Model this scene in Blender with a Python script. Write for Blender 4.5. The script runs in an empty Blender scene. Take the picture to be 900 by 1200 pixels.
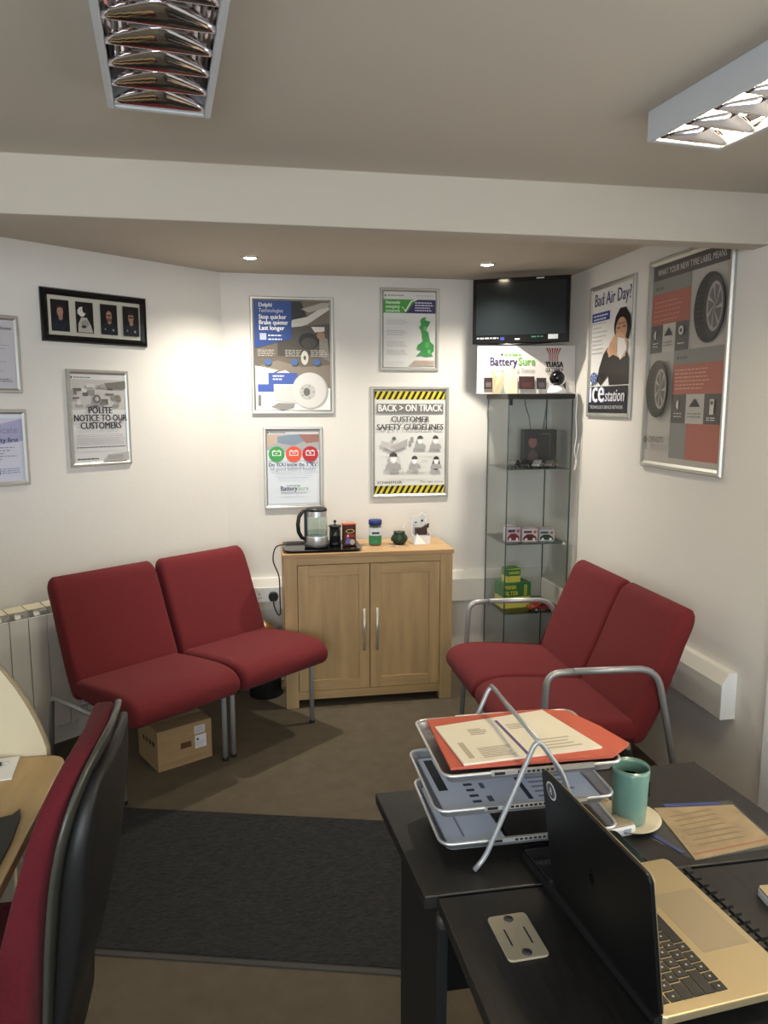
import bpy, bmesh, math, random
from mathutils import Vector, Matrix
random.seed(7)
R = math.radians
scene = bpy.context.scene
C = scene.collection

# ------------------------------------------------------------------ camera
cam_d = bpy.data.cameras.new('camera'); cam = bpy.data.objects.new('camera', cam_d); C.objects.link(cam)
cam_d.sensor_fit = 'VERTICAL'; cam_d.sensor_height = 36; cam_d.lens = 870/1200*36
cam_d.clip_start = 0.02
YAW = R(9.9); PIT = math.atan(125/870)
cam.location = (0, 0, 1.57)
cam.rotation_euler = (R(90)-PIT, 0, -YAW)
scene.camera = cam
# ------------------------------------------------------------------ exposure, world, lights
vs = scene.view_settings
vs.view_transform = 'Standard'; vs.look = 'None'; vs.gamma = 1; vs.exposure = 0.1
vs.use_curve_mapping = False
w = bpy.data.worlds.new('world'); scene.world = w; w.use_nodes = True
w.node_tree.nodes['Background'].inputs[0].default_value = (0.62, 0.74, 0.9, 1)
w.node_tree.nodes['Background'].inputs[1].default_value = 0.6
def area(name, loc, rot, sx, sy, power, col):
    l = bpy.data.lights.new(name, 'AREA'); l.shape = 'RECTANGLE'; l.size = sx; l.size_y = sy
    l.energy = power; l.color = col
    o = bpy.data.objects.new(name, l); C.objects.link(o); o.location = loc; o.rotation_euler = rot
    return o
# daylight through the window in the rear wall (light sits just inside the pane, facing into the room)
area('window_daylight', (-0.55, -1.70, 1.45), (R(90), 0, 0), 2.2, 1.3, 72, (0.86, 0.94, 1.0))
area('right_wall_light', (1.66, 0.75, 1.25), (R(90), 0, R(90)), 0.7, 1.5, 9, (0.86, 0.94, 1.0))  # cool area light before the solid right wall, no opening behind it

# ------------------------------------------------------------------ materials
MATS = {}
def lin(c):
    return tuple(((v/12.92) if v <= 0.04045 else ((v+0.055)/1.055)**2.4) for v in c)
def hexc(h): return lin(tuple(int(h[i:i+2], 16)/255 for i in (0, 2, 4)))
def mat(name, col, rough=0.5, metal=0.0, var=0.06, scale=6.0, bump=0.0, bscale=200.0, coat=0.0, spec=0.5, emit=None, estr=0.0, trans=0.0, ior=1.45, stretch=None, sheen=0.0, alpha=1.0):
    if name in MATS: return MATS[name]
    if isinstance(col, str): col = hexc(col)
    m = bpy.data.materials.new(name); m.use_nodes = True
    nt = m.node_tree; b = nt.nodes['Principled BSDF']
    b.inputs['Base Color'].default_value = (*col, 1); b.inputs['Roughness'].default_value = rough
    b.inputs['Metallic'].default_value = metal; b.inputs['Coat Weight'].default_value = coat
    b.inputs['Specular IOR Level'].default_value = spec
    b.inputs['Transmission Weight'].default_value = trans; b.inputs['IOR'].default_value = ior
    b.inputs['Sheen Weight'].default_value = sheen
    b.inputs['Alpha'].default_value = alpha
    if emit:
        b.inputs['Emission Color'].default_value = (*emit, 1); b.inputs['Emission Strength'].default_value = estr
    tc = nt.nodes.new('ShaderNodeTexCoord'); mp = nt.nodes.new('ShaderNodeMapping')
    nt.links.new(tc.outputs['Object'], mp.inputs[0])
    if stretch: mp.inputs['Scale'].default_value = stretch
    if var > 0:
        n = nt.nodes.new('ShaderNodeTexNoise'); n.inputs['Scale'].default_value = scale; n.inputs['Detail'].default_value = 5
        nt.links.new(mp.outputs[0], n.inputs['Vector'])
        cr = nt.nodes.new('ShaderNodeValToRGB')
        cr.color_ramp.elements[0].position = 0.3; cr.color_ramp.elements[1].position = 0.7
        cr.color_ramp.elements[0].color = (*[max(0, v*(1-var)) for v in col], 1)
        cr.color_ramp.elements[1].color = (*[min(1, v*(1+var)) for v in col], 1)
        nt.links.new(n.outputs['Fac'], cr.inputs[0]); nt.links.new(cr.outputs[0], b.inputs['Base Color'])
    if bump > 0:
        n2 = nt.nodes.new('ShaderNodeTexNoise'); n2.inputs['Scale'].default_value = bscale; n2.inputs['Detail'].default_value = 3
        nt.links.new(mp.outputs[0], n2.inputs['Vector'])
        bp = nt.nodes.new('ShaderNodeBump'); bp.inputs['Strength'].default_value = bump; bp.inputs['Distance'].default_value = 0.004
        nt.links.new(n2.outputs['Fac'], bp.inputs['Height']); nt.links.new(bp.outputs[0], b.inputs['Normal'])
    MATS[name] = m
    return m
M_wall = mat('painted plaster', (0.765, 0.735, 0.685), 0.75, var=0.02, scale=1.5, bump=0.15, bscale=60)
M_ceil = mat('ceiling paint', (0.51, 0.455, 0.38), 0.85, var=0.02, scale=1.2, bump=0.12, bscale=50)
M_carpet = mat('brown carpet', (0.115, 0.094, 0.067), 0.95, var=0.10, scale=14, bump=0.9, bscale=420, spec=0.1)
M_matting = mat('dark ribbed matting', (0.026, 0.026, 0.027), 0.95, var=0.35, scale=160, bump=0.9, bscale=300, spec=0.1, stretch=(0.35, 1, 1))
M_trunk = mat('white plastic trunking', (0.74, 0.72, 0.66), 0.4, var=0.02)
M_white = mat('white plastic', (0.80, 0.80, 0.78), 0.4, var=0.02)
M_enamel = mat('radiator enamel', (0.80, 0.79, 0.74), 0.35, var=0.02)
M_radtop = mat('aged cream enamel', (0.70, 0.64, 0.47), 0.4, var=0.03)
M_red = mat('red woven wool', (0.14, 0.018, 0.021), 0.9, var=0.10, scale=240, bump=0.35, bscale=700, spec=0.2, sheen=0.04)
M_red2 = mat('crimson woven wool', (0.095, 0.009, 0.014), 0.9, var=0.10, scale=240, bump=0.35, bscale=700, spec=0.2, sheen=0.04)
M_grey_tube = mat('silver painted steel', (0.40, 0.41, 0.42), 0.35, 0.5, var=0.03)
M_blackpl = mat('black plastic', (0.012, 0.012, 0.012), 0.4, var=0.1)
M_shell = mat('grey black shell plastic', (0.008, 0.008, 0.008), 0.5, var=0.1)
M_rim = mat('olive grey rim plastic', (0.050, 0.049, 0.040), 0.3, var=0.1)
M_black = mat('gloss black', (0.006, 0.006, 0.007), 0.12, var=0.05)
M_screen = mat('dark screen', (0.012, 0.016, 0.018), 0.16, var=0.02)
M_steel = mat('brushed steel', (0.66, 0.66, 0.65), 0.32, 0.75, var=0.04, stretch=(1, 1, 20))
M_alu = mat('snap frame aluminium', (0.50, 0.49, 0.455), 0.38, 0.7, var=0.04)
M_chrome = mat('mirror louvre', (0.72, 0.68, 0.70), 0.07, 1.0, var=0.03)
M_housing = mat('luminaire housing', (0.52, 0.53, 0.55), 0.5, 0.0, var=0.02)
M_brass = mat('polished brass', (0.66, 0.50, 0.25), 0.22, 1.0, var=0.06)
M_gold = mat('gold anodised aluminium', (0.63, 0.50, 0.29), 0.36, 0.75, var=0.02)
M_goldpad = mat('trackpad glass', (0.52, 0.42, 0.27), 0.3, 0.6, var=0.02)
M_key = mat('black key', (0.018, 0.017, 0.015), 0.4, var=0.1)
M_keymark = mat('key legend', (0.6, 0.55, 0.45), 0.5, var=0)
M_desk = mat('black ash laminate', (0.013, 0.012, 0.011), 0.42, var=0.35, scale=14, bump=0.1, bscale=120, stretch=(8, 1, 8))
M_deskedge = mat('black ash edge', (0.05, 0.046, 0.042), 0.35, var=0.1)
M_panel = mat('matt black panel', (0.005, 0.005, 0.005), 0.6, var=0.1)
M_beech = mat('beech laminate', (0.40, 0.27, 0.12), 0.42, var=0.09, scale=7, stretch=(6, 1, 6))
M_divider = mat('beige divider board', (0.56, 0.48, 0.33), 0.6, var=0.03)
M_card = mat('brown cardboard', (0.33, 0.22, 0.115), 0.85, var=0.08, scale=10, stretch=(1, 1, 6))
M_paper = mat('white paper', (0.78, 0.78, 0.76), 0.7, var=0.02)
M_paperblue = mat('pale paper sheets', (0.62, 0.68, 0.80), 0.6, var=0.03)
M_folder = mat('orange red folder card', (0.47, 0.10, 0.06), 0.7, var=0.05)
M_green = mat('green glazed ceramic', (0.16, 0.29, 0.235), 0.25, var=0.06, coat=0.4)
M_cream = mat('cream ceramic', (0.66, 0.58, 0.42), 0.3, var=0.04, coat=0.3)
M_plate = mat('beige cable plate', (0.34, 0.29, 0.20), 0.5, var=0.05)
M_water = mat('water in glass', (0.80, 0.86, 0.86), 0.05, var=0, trans=1.0, ior=1.33)
def glassmat(name, tint, mixv):
    m = bpy.data.materials.new(name); m.use_nodes = True; nt = m.node_tree
    for n in list(nt.nodes): nt.nodes.remove(n)
    out = nt.nodes.new('ShaderNodeOutputMaterial'); mx = nt.nodes.new('ShaderNodeMixShader')
    tr = nt.nodes.new('ShaderNodeBsdfTransparent'); tr.inputs[0].default_value = (*tint, 1)
    gl = nt.nodes.new('ShaderNodeBsdfGlossy'); gl.inputs['Roughness'].default_value = 0.02
    fr = nt.nodes.new('ShaderNodeFresnel'); fr.inputs[0].default_value = mixv
    ge = nt.nodes.new('ShaderNodeNewGeometry'); inv = nt.nodes.new('ShaderNodeMath'); inv.operation = 'SUBTRACT'; inv.inputs[0].default_value = 1
    mu = nt.nodes.new('ShaderNodeMath'); mu.operation = 'MULTIPLY'
    nt.links.new(ge.outputs['Backfacing'], inv.inputs[1]); nt.links.new(inv.outputs[0], mu.inputs[0]); nt.links.new(fr.outputs[0], mu.inputs[1])
    nt.links.new(mu.outputs[0], mx.inputs[0]); nt.links.new(tr.outputs[0], mx.inputs[1]); nt.links.new(gl.outputs[0], mx.inputs[2])
    nt.links.new(mx.outputs[0], out.inputs[0]); MATS[name] = m; return m
M_glass = glassmat('clear cabinet glass', (0.982, 0.992, 0.99), 1.32)
M_kglass = glassmat('kettle glass', (0.88, 0.93, 0.93), 1.5)
M_plastic_clear = glassmat('clear plastic sleeve', (0.90, 0.90, 0.90), 1.25)
M_glassedge = mat('green glass edge', (0.035, 0.075, 0.07), 0.2, var=0.05)
M_reveal = mat('white upvc', (0.86, 0.89, 0.93), 0.35, var=0.01)
def oak(name, stretch, col=(0.49, 0.335, 0.165)):
    m = mat(name, col, 0.45, var=0.13, scale=3.2, bump=0.08, bscale=80, stretch=stretch)
    return m
M_oakv = oak('oak vertical grain', (9, 9, 0.8))
M_oakh = oak('oak horizontal grain', (0.8, 9, 9))
M_oaktop = oak('oak top grain', (0.8, 9, 9), (0.47, 0.29, 0.14))

# ------------------------------------------------------------------ mesh helpers
class MB:
    def __init__(s): s.bm = bmesh.new(); s.mats = []
    def mi(s, m):
        if m is None: return 0
        if m not in s.mats: s.mats.append(m)
        return s.mats.index(m)
    def box(s, lo, hi, m=None, rot=None, org=None):
        x0, y0, z0 = lo; x1, y1, z1 = hi
        vs_ = [s.bm.verts.new(p) for p in ((x0,y0,z0),(x1,y0,z0),(x1,y1,z0),(x0,y1,z0),(x0,y0,z1),(x1,y0,z1),(x1,y1,z1),(x0,y1,z1))]
        if rot is not None:
            o = Vector(org) if org else Vector(((x0+x1)/2, (y0+y1)/2, (z0+z1)/2))
            for v in vs_: v.co = o + rot @ (v.co - o)
        i = s.mi(m)
        for f in ((0,3,2,1),(4,5,6,7),(0,1,5,4),(1,2,6,5),(2,3,7,6),(3,0,4,7)):
            fc = s.bm.faces.new([vs_[k] for k in f]); fc.material_index = i
        return s
    def poly(s, pts, m=None):
        f = s.bm.faces.new([s.bm.verts.new(p) for p in pts]); f.material_index = s.mi(m); return f
    def prism(s, pts, vec, m=None):
        a = [s.bm.verts.new(p) for p in pts]; v = Vector(vec); b = [s.bm.verts.new(Vector(p)+v) for p in pts]; i = s.mi(m); n = len(pts)
        s.bm.faces.new(a[::-1]).material_index = i; s.bm.faces.new(b).material_index = i
        for k in range(n):
            s.bm.faces.new((a[k], a[(k+1) % n], b[(k+1) % n], b[k])).material_index = i
        return s
    def rings(s, rs, m=None, cap=True, closed=False):
        i = s.mi(m); V = [[s.bm.verts.new(p) for p in r] for r in rs]; n = len(rs[0])
        L = len(V)
        for a in range(L if closed else L-1):
            A = V[a]; B = V[(a+1) % L]
            for k in range(n):
                f = s.bm.faces.new((A[k], A[(k+1) % n], B[(k+1) % n], B[k])); f.material_index = i; f.smooth = True
        if cap and not closed:
            s.bm.faces.new(V[0][::-1]).material_index = i; s.bm.faces.new(V[-1]).material_index = i
        return s
    def lathe(s, prof, c=(0,0,0), n=32, m=None, cap=True):
        return s.rings([[(c[0]+r*math.cos(2*math.pi*k/n), c[1]+r*math.sin(2*math.pi*k/n), c[2]+z) for k in range(n)] for r, z in prof], m, cap)
    def cyl(s, a, b, r, n=16, m=None, r2=None):
        return s.tube([a, b], r, n, m, r2=r2)
    def tube(s, pts, r, n=10, m=None, closed=False, r2=None):
        P = [Vector(p) for p in pts]; rs = []; prev = None
        for k, p in enumerate(P):
            if closed: t = (P[(k+1) % len(P)] - P[k-1]).normalized()
            elif k == 0: t = (P[1]-P[0]).normalized()
            elif k == len(P)-1: t = (P[-1]-P[-2]).normalized()
            else: t = ((P[k+1]-p).normalized() + (p-P[k-1]).normalized()).normalized()
            if prev is None:
                a = Vector((0,0,1)) if abs(t.z) < 0.9 else Vector((1,0,0))
                u = t.cross(a).normalized()
            else:
                u = (prev - t*prev.dot(t)).normalized()
            prev = u; v = t.cross(u)
            rr = r if (r2 is None or k == 0) else r2
            rs.append([tuple(p + u*rr*math.cos(2*math.pi*j/n) + v*rr*math.sin(2*math.pi*j/n)) for j in range(n)])
        return s.rings(rs, m, True, closed)
    def sphere(s, c, r, n=16, m=None, sc=(1,1,1)):
        prof = [(max(1e-4, math.sin(math.pi*k/n)), -math.cos(math.pi*k/n)) for k in range(n+1)]
        return s.rings([[(c[0]+sc[0]*r*a*math.cos(2*math.pi*k/(n*2)), c[1]+sc[1]*r*a*math.sin(2*math.pi*k/(n*2)), c[2]+sc[2]*r*b) for k in range(n*2)] for a, b in prof], m)
    def text(s, body, size, xf, m=None, bold=0.0, align='CENTER', shear=0.0, ysc=1.0, fit=None):
        cu = bpy.data.curves.new('t', 'FONT'); cu.body = body; cu.size = size; cu.align_x = align; cu.offset = bold; cu.shear = shear
        cu.resolution_u = 2
        o = bpy.data.objects.new('t', cu); C.objects.link(o)
        me = bpy.data.meshes.new_from_object(o.evaluated_get(bpy.context.evaluated_depsgraph_get()))
        fx = 1.0
        if fit and me.vertices:
            xs_ = [v.co.x for v in me.vertices]; fx = fit/max(1e-6, max(xs_)-min(xs_))
        i = s.mi(m); base = [s.bm.verts.new(xf @ Vector((v.co.x*fx, v.co.y*ysc, 0))) for v in me.vertices]
        for p in me.polygons:
            try:
                f = s.bm.faces.new([base[k] for k in p.vertices]); f.material_index = i
            except ValueError: pass
        bpy.data.objects.remove(o); bpy.data.meshes.remove(me); bpy.data.curves.remove(cu)
        return s
    def build(s, name, m=None, parent=None, bevel=0.0, seg=2, smooth=False, label=None, loc=None, recalc=True):
        if recalc: bmesh.ops.recalc_face_normals(s.bm, faces=s.bm.faces)
        me = bpy.data.meshes.new(name); s.bm.to_mesh(me); s.bm.free()
        if s.mats:
            for q in s.mats: me.materials.append(q)
        elif m: me.materials.append(m)
        if smooth:
            for p in me.polygons: p.use_smooth = True
        o = bpy.data.objects.new(name, me); C.objects.link(o)
        if parent: o.parent = parent
        if loc: o.location = loc
        if bevel > 0:
            b = o.modifiers.new('bevel', 'BEVEL'); b.width = bevel; b.segments = seg; b.limit_method = 'ANGLE'; b.angle_limit = R(40)
        if label: o['label'] = label
        return o
def tag(o, label, cat, group=None):
    o['label'] = label; o['category'] = cat
    if group: o['group'] = group
    return o
def thing(name, label, cat, loc=(0,0,0), rz=0, group=None):
    o = bpy.data.objects.new(name, None); C.objects.link(o); o.location = loc; o.rotation_euler = (0, 0, rz); o.empty_display_size = 0.05
    return tag(o, label, cat, group)
def struct(o): o['kind'] = 'structure'; return o
def copy_tree(o, parent=None):
    c = o.copy(); C.objects.link(c)
    if parent: c.parent = parent
    for ch in list(o.children): copy_tree(ch, c)
    return c
def arc(c, r, a0, a1, n):
    return [(c[0]+r*math.cos(R(a0+(a1-a0)*k/n)), c[1]+r*math.sin(R(a0+(a1-a0)*k/n))) for k in range(n+1)]
def round_path(pts, rad, n=5):
    """polyline with its corners rounded"""
    P = [Vector(p) for p in pts]; out = [P[0]]
    for k in range(1, len(P)-1):
        a = (P[k-1]-P[k]); b = (P[k+1]-P[k]); d = min(rad, a.length*0.49, b.length*0.49)
        p0 = P[k]+a.normalized()*d; p1 = P[k]+b.normalized()*d
        for j in range(n+1):
            t = j/n; out.append(p0*(1-t)**2 + P[k]*2*t*(1-t) + p1*t*t)
    out.append(P[-1]); return out
def rrect(x0, y0, x1, y1, r, n=4):
    return arc((x1-r, y1-r), r, 0, 90, n)+arc((x0+r, y1-r), r, 90, 180, n)+arc((x0+r, y0+r), r, 180, 270, n)+arc((x1-r, y0+r), r, 270, 360, n)

# ------------------------------------------------------------------ the room
XR = 1.72; YB = 4.15; ZL = 2.265
A51 = R(51); U = Vector((math.sin(A51), math.cos(A51), 0)); CL = Vector((-0.155, YB, 0))
WLR = math.atan2(U.y, U.x)
YR = -1.8
def wl(s, off, z=0):           # point along the slanted left wall: s from the corner, off = distance into the room
    n = Vector((U.y, -U.x, 0)); p = CL + U*s + n*off; return (p.x, p.y, z)
# floor
b = MB(); b.box((-3.6, YR-0.1, -0.1), (XR+0.15, YB+0.15, 0)); struct(b.build('floor', M_carpet))
# ceiling with its step down towards the back
b = MB()
ZBM = 2.103
prof = [(YR-0.1, ZL), (2.33, ZL), (2.33, ZBM), (2.42, ZBM), (2.42, ZL), (YB+0.15, ZL), (YB+0.15, 2.45), (YR-0.1, 2.45)]
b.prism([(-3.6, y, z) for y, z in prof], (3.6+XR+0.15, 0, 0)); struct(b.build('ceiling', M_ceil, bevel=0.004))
b = MB(); b.box((CL.x-0.1, YB, 0), (XR+0.15, YB+0.12, 2.4)); struct(b.build('wall_back', M_wall))
b = MB(); b.box((XR, YR, 0), (XR+0.12, YB, 2.4)); struct(b.build('wall_right', M_wall))
sEnd = -3.0
b = MB(); b.prism([wl(0, 0), wl(sEnd, 0), wl(sEnd, -0.12), wl(0.08, -0.12)], (0, 0, 2.4)); struct(b.build('wall_left', M_wall))
pe = wl(sEnd, 0)
b = MB(); b.box((pe[0]-0.12, YR, 0), (pe[0], pe[1]+0.02, 2.4)); struct(b.build('wall_side', M_wall))
b = MB(); b.box((pe[0]-0.12, YR-0.12, 0), (XR+0.12, YR, 2.4)); struct(b.build('wall_rear', M_wall))
# dado trunking
def trunk_prof(o, n, z0=0.435, z1=0.61, d=0.055):
    return [(0, z0), (d, z0), (d, z1-0.045), (0.028, z1), (0, z1)]
b = MB(); b.prism([(-0.10, YB-d, z) for d, z in trunk_prof(0, 0)], (XR+0.10-0.002, 0, 0)); struct(b.build('trim_1', M_trunk, bevel=0.002))
b = MB(); b.prism([(XR-d*1.05, 2.345, z-0.01) for d, z in trunk_prof(0, 0)], (0, YB-0.06-2.345, 0)); struct(b.build('trim_2', M_trunk, bevel=0.002))
b = MB(); b.prism([(XR-d*1.07, 2.341, z-0.01) for d, z in trunk_prof(0, 0)], (0, 0.005, 0)); struct(b.build('trim_3', M_reveal))  # trunking end in brighter white, window light on it put into the colour
# white door with its frame in the right wall
b = MB(); b.box((XR-0.025, 2.09, 0), (XR, 2.155, 2.09)); b.box((XR-0.025, 1.15, 0), (XR, 1.23, 2.09)); b.box((XR-0.025, 1.15, 2.02), (XR, 2.155, 2.09))
dr = struct(b.build('door_1', M_reveal, bevel=0.004))
b = MB(); b.box((XR-0.012, 1.23, 0.01), (XR, 2.09, 2.02)); b.build('door_panel', M_reveal, dr)
b = MB(); b.box((XR-0.05, 1.28, 1.0), (XR-0.012, 1.31, 1.14)); b.tube([(XR-0.045, 1.295, 1.07), (XR-0.055, 1.42, 1.07)], 0.009); b.build('door_handle', M_steel, dr)
# window in the rear wall (behind the camera)
b = MB()
for x in (-1.7, -0.58, 0.56): b.box((x-0.02, YR, 0.75), (x+0.04, YR+0.05, 2.15))
for z in (0.75, 2.11): b.box((-1.72, YR, z), (0.60, YR+0.05, z+0.05))
wn = struct(b.build('window_1', M_reveal))
b = MB(); b.box((-1.7, YR+0.005, 0.78), (0.58, YR+0.012, 2.12)); b.build('window_pane', mat('sky seen in pane', (0.8,0.86,0.95), 0.2, emit=(0.75, 0.87, 1.0), estr=1.6, var=0), wn)
# dark doormat
q = [(-0.62, 2.865), (0.56, 2.583), (0.46, 1.84), (-0.62, 2.115)]
q = [(-0.60, 2.87), (0.60, 2.545), (0.53, 1.80), (-0.62, 2.11)]
t = thing('floor_mat', 'dark charcoal ribbed mat lying on the brown carpet in the open middle', 'floor mat', (0, 0, 0))
b = MB(); b.prism([(x, y, 0.0) for x, y in q[::-1]], (0, 0, 0.009)); b.build('mat_pile', M_matting, t)
b = MB()
for k in range(4):
    a_ = Vector((*q[k], 0)); c_ = Vector((*q[(k+1) % 4], 0)); d_ = (c_-a_).normalized(); n_ = Vector((-d_.y, d_.x, 0))
    ww = 0.022 if k == 2 else 0.006
    b.prism([a_, c_, c_+n_*ww, a_+n_*ww], (0, 0, 0.005))
b.build('mat_edge', mat('mat rubber edge', (0.035, 0.032, 0.027), 0.7), t)

# ------------------------------------------------------------------ ceiling luminaires
def luminaire(label, loc, on, rz):
    t = thing('ceiling_light', label, 'ceiling light', loc, rz, None)
    L = 1.2; W = 0.213; H = 0.070; w2 = W/2
    b = MB()
    b.box((-w2, -L, -H), (-w2+0.014, 0, 0)); b.box((w2-0.014, -L, -H), (w2, 0, 0))
    b.box((-w2+0.014, -0.016, -H), (w2-0.014, 0, 0)); b.box((-w2+0.014, -L, -H), (w2-0.014, -L+0.016, 0)); b.box((-w2+0.014, -L+0.016, -0.012), (w2-0.014, -0.016, 0))
    b.build('housing', M_housing, t, bevel=0.003)
    # side reflectors and central ridge, curved troughs around the two tubes
    b = MB(); wi = w2-0.015
    for cx in (-wi/2, wi/2):
        pr = [(cx+wi/2*math.cos(R(a)), -H+0.012+0.040*math.sin(R(a))) for a in range(0, 181, 20)]
        for k in range(len(pr)-1):
            f = b.poly([(pr[k][0], -0.018, pr[k][1]), (pr[k+1][0], -0.018, pr[k+1][1]), (pr[k+1][0], -L+0.018, pr[k+1][1]), (pr[k][0], -L+0.018, pr[k][1])]); f.smooth = True
    b.build('reflector', M_chrome, t, recalc=False)
    # louvre blades with double curved edges
    for k in range(13):
        y = -0.030-k*0.0895
        b = MB(); top = []; bot = []
        for j in range(13):
            x = -wi+2*wi*j/12; cc = 1-abs(j-6)/6
            top.append((x, y-0.006-0.034*cc**0.85, -H+0.008+0.034*cc**0.85)); bot.append((x, y, -H+0.001))
        mid = [((p[0]+q_[0])/2, (p[1]+q_[1])/2+0.004*math.sin(math.pi*j/12), (p[2]+q_[2])/2) for j, (p, q_) in enumerate(zip(bot, top))]
        b.rings([[bo, mi_, to, (to[0], to[1]-0.004, to[2]+0.001), (bo[0], y-0.012-0.034*(1-abs(j-6)/6), -H+0.005+0.012*(1-abs(j-6)/6)), (bo[0], y-0.002, -H+0.001)] for j, (bo, mi_, to) in enumerate(zip(bot, mid, top))])
        b.build('louvre_blade', M_chrome, t)
    em = mat('lit tube' , (1, 0.95, 0.8), 0.4, var=0, emit=(1.0, 0.83, 0.52), estr=120) if on else mat('unlit tube', (0.6, 0.6, 0.58), 0.4, var=0)
    for x in (-wi/2, wi/2):
        b = MB(); b.cyl((x, -0.03, -0.036), (x, -L+0.03, -0.036), 0.008, 12); b.build('tube_lamp', em, t)
    return t
luminaire('unlit silver louvred ceiling light with mirror blades, at top left', (-0.183, 1.772, ZL), False, R(6.6))
luminaire('lit louvred ceiling light glowing warm, at top right', (1.052, 1.767, ZL), True, R(6.6))
for (x, y, lb) in ((0.003, 3.707, 'small lit recessed spotlight above the blue brake poster'), (1.162, 3.678, 'small lit recessed spotlight next to the television')):
    t = thing('downlight', lb, 'spotlight', (x, y, ZL), 0)
    b = MB(); b.lathe([(0.030, -0.001), (0.041, -0.001), (0.041, -0.005), (0.036, -0.008), (0.030, -0.006), (0.030, -0.001)], n=28, cap=False); b.build('trim_ring', M_steel, t, smooth=True)
    b = MB(); b.lathe([(0.001, -0.0075), (0.018, -0.007), (0.0295, -0.004), (0.0295, -0.001)], n=24); b.build('bulb', mat('lit bulb', (1, 1, 1), 0.4, var=0, emit=(1.0, 0.86, 0.62), estr=60), t, smooth=True)
    l = bpy.data.lights.new('downlight_beam', 'SPOT'); l.energy = 86; l.spot_size = R(135); l.spot_blend = 1.0; l.color = (1.0, 0.93, 0.80); l.shadow_soft_size = 0.03
    o = bpy.data.objects.new('downlight_beam', l); C.objects.link(o); o.location = (x, y, ZL-0.012)

# ------------------------------------------------------------------ flat printed art
def art_mat(h, rough=0.35, spec=0.4): return mat('print '+h, h, rough, var=0.0, spec=spec)
class Art:
    """print drawn in metres on the plane y = -k, x to the right, z up"""
    def __init__(s, w_, h_, y0): s.w, s.h, s.y = w_, h_, y0; s.k = 0; s.b = MB()
    def yy(s): s.k += 1; return s.y - 0.00025*s.k
    def poly(s, pts, col):
        y = s.yy(); s.b.poly([(p[0]*s.w, y, p[1]*s.h) for p in pts], art_mat(col)); return s
    def rect(s, x0, y0, x1, y1, col): return s.poly([(x0,y0),(x1,y0),(x1,y1),(x0,y1)], col)
    def ell(s, cx, cy, rx, ry, col, n=24, a0=0, a1=360): return s.poly([(cx+rx*math.cos(R(a0+(a1-a0)*k/n)), cy+ry*math.sin(R(a0+(a1-a0)*k/n))) for k in range(n if a1-a0 == 360 else n+1)], col)
    def text(s, body, x, z, size, col, bold=0.0, align='CENTER', shear=0.0, maxw=None, fit=None):
        for d in ((-1, 0, 1) if bold > 0 else (0,)):      # strokes thickened by offset copies
            y = s.yy(); dx = d*size*(0.022 if bold < 0.04 else 0.05)
            xf = Matrix.Translation((x*s.w+dx, y, z*s.h)) @ Matrix.Rotation(R(90), 4, 'X')
            s.b.text(body, size, xf, art_mat(col), 0, align, shear, 1.0, fit*s.w if fit else None)
        return s
    def lines(s, x0, x1, y0, y1, n, col, th=0.004, jag=0.25, align='L'):
        y = s.yy()
        for k in range(n):
            z = y1 - (y1-y0)*k/max(1, n-1); L = (x1-x0)*(1-jag*random.random())
            a0_ = x0 if align == 'L' else (x0+x1)/2-L/2
            # broken into word-like dashes
            x = a0_
            while x < a0_+L:
                wd = random.uniform(0.02, 0.06); e = min(x+wd, a0_+L)
                s.b.poly([(p[0]*s.w, y, p[1]*s.h) for p in ((x,z),(e,z),(e,z+th),(x,z+th))], art_mat(col)); x = e+0.010
        return s
    def done(s, parent, name='print'): return s.b.build(name, None, parent, recalc=False)
def poster(label, org, rz, W, H, art, bg='E8E8E4', fr=0.020, depth=0.014, frame=None, cat='poster', tilt=0, name='framed_poster', cover=True, inner=None, warp=None):
    t = thing(name, label, cat, org, rz)
    if tilt: t.rotation_euler = (0, tilt, rz)
    m = frame or M_alu
    # mitred, softly rounded frame
    rings = []
    for cx, cz, sx, sz in ((0,0,1,1),(W,0,-1,1),(W,H,-1,-1),(0,H,1,-1)):
        pr = [(0, -0.001), (0, -depth*0.6), (fr*0.2, -depth), (fr*0.6, -depth), (fr, -depth*0.55), (fr, -0.001)]
        rings.append([(cx+sx*d, y, cz+sz*d) for d, y in pr])
    b = MB(); b.rings(rings, closed=True); o = b.build('frame', m, t)
    for p in o.data.polygons: p.use_smooth = False
    b = MB(); b.box((fr*0.7, -0.004, fr*0.7), (W-fr*0.7, -0.0005, H-fr*0.7)); b.build('backing', art_mat(bg), t)
    iw, ih = W-2*fr, H-2*fr
    a = Art(iw, ih, -0.0042); art(a); pr_ = a.done(t); pr_.location = (fr, 0, fr)
    return t
def dots(a, col='2E2E3A', x=0.04, y=0.955):
    a.ell(x+0.02, y+0.005, 0.018, 0.010, col, 10); a.lines(x+0.06, x+0.36, y, y, 1, '6E7076', th=0.012, jag=0)

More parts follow.
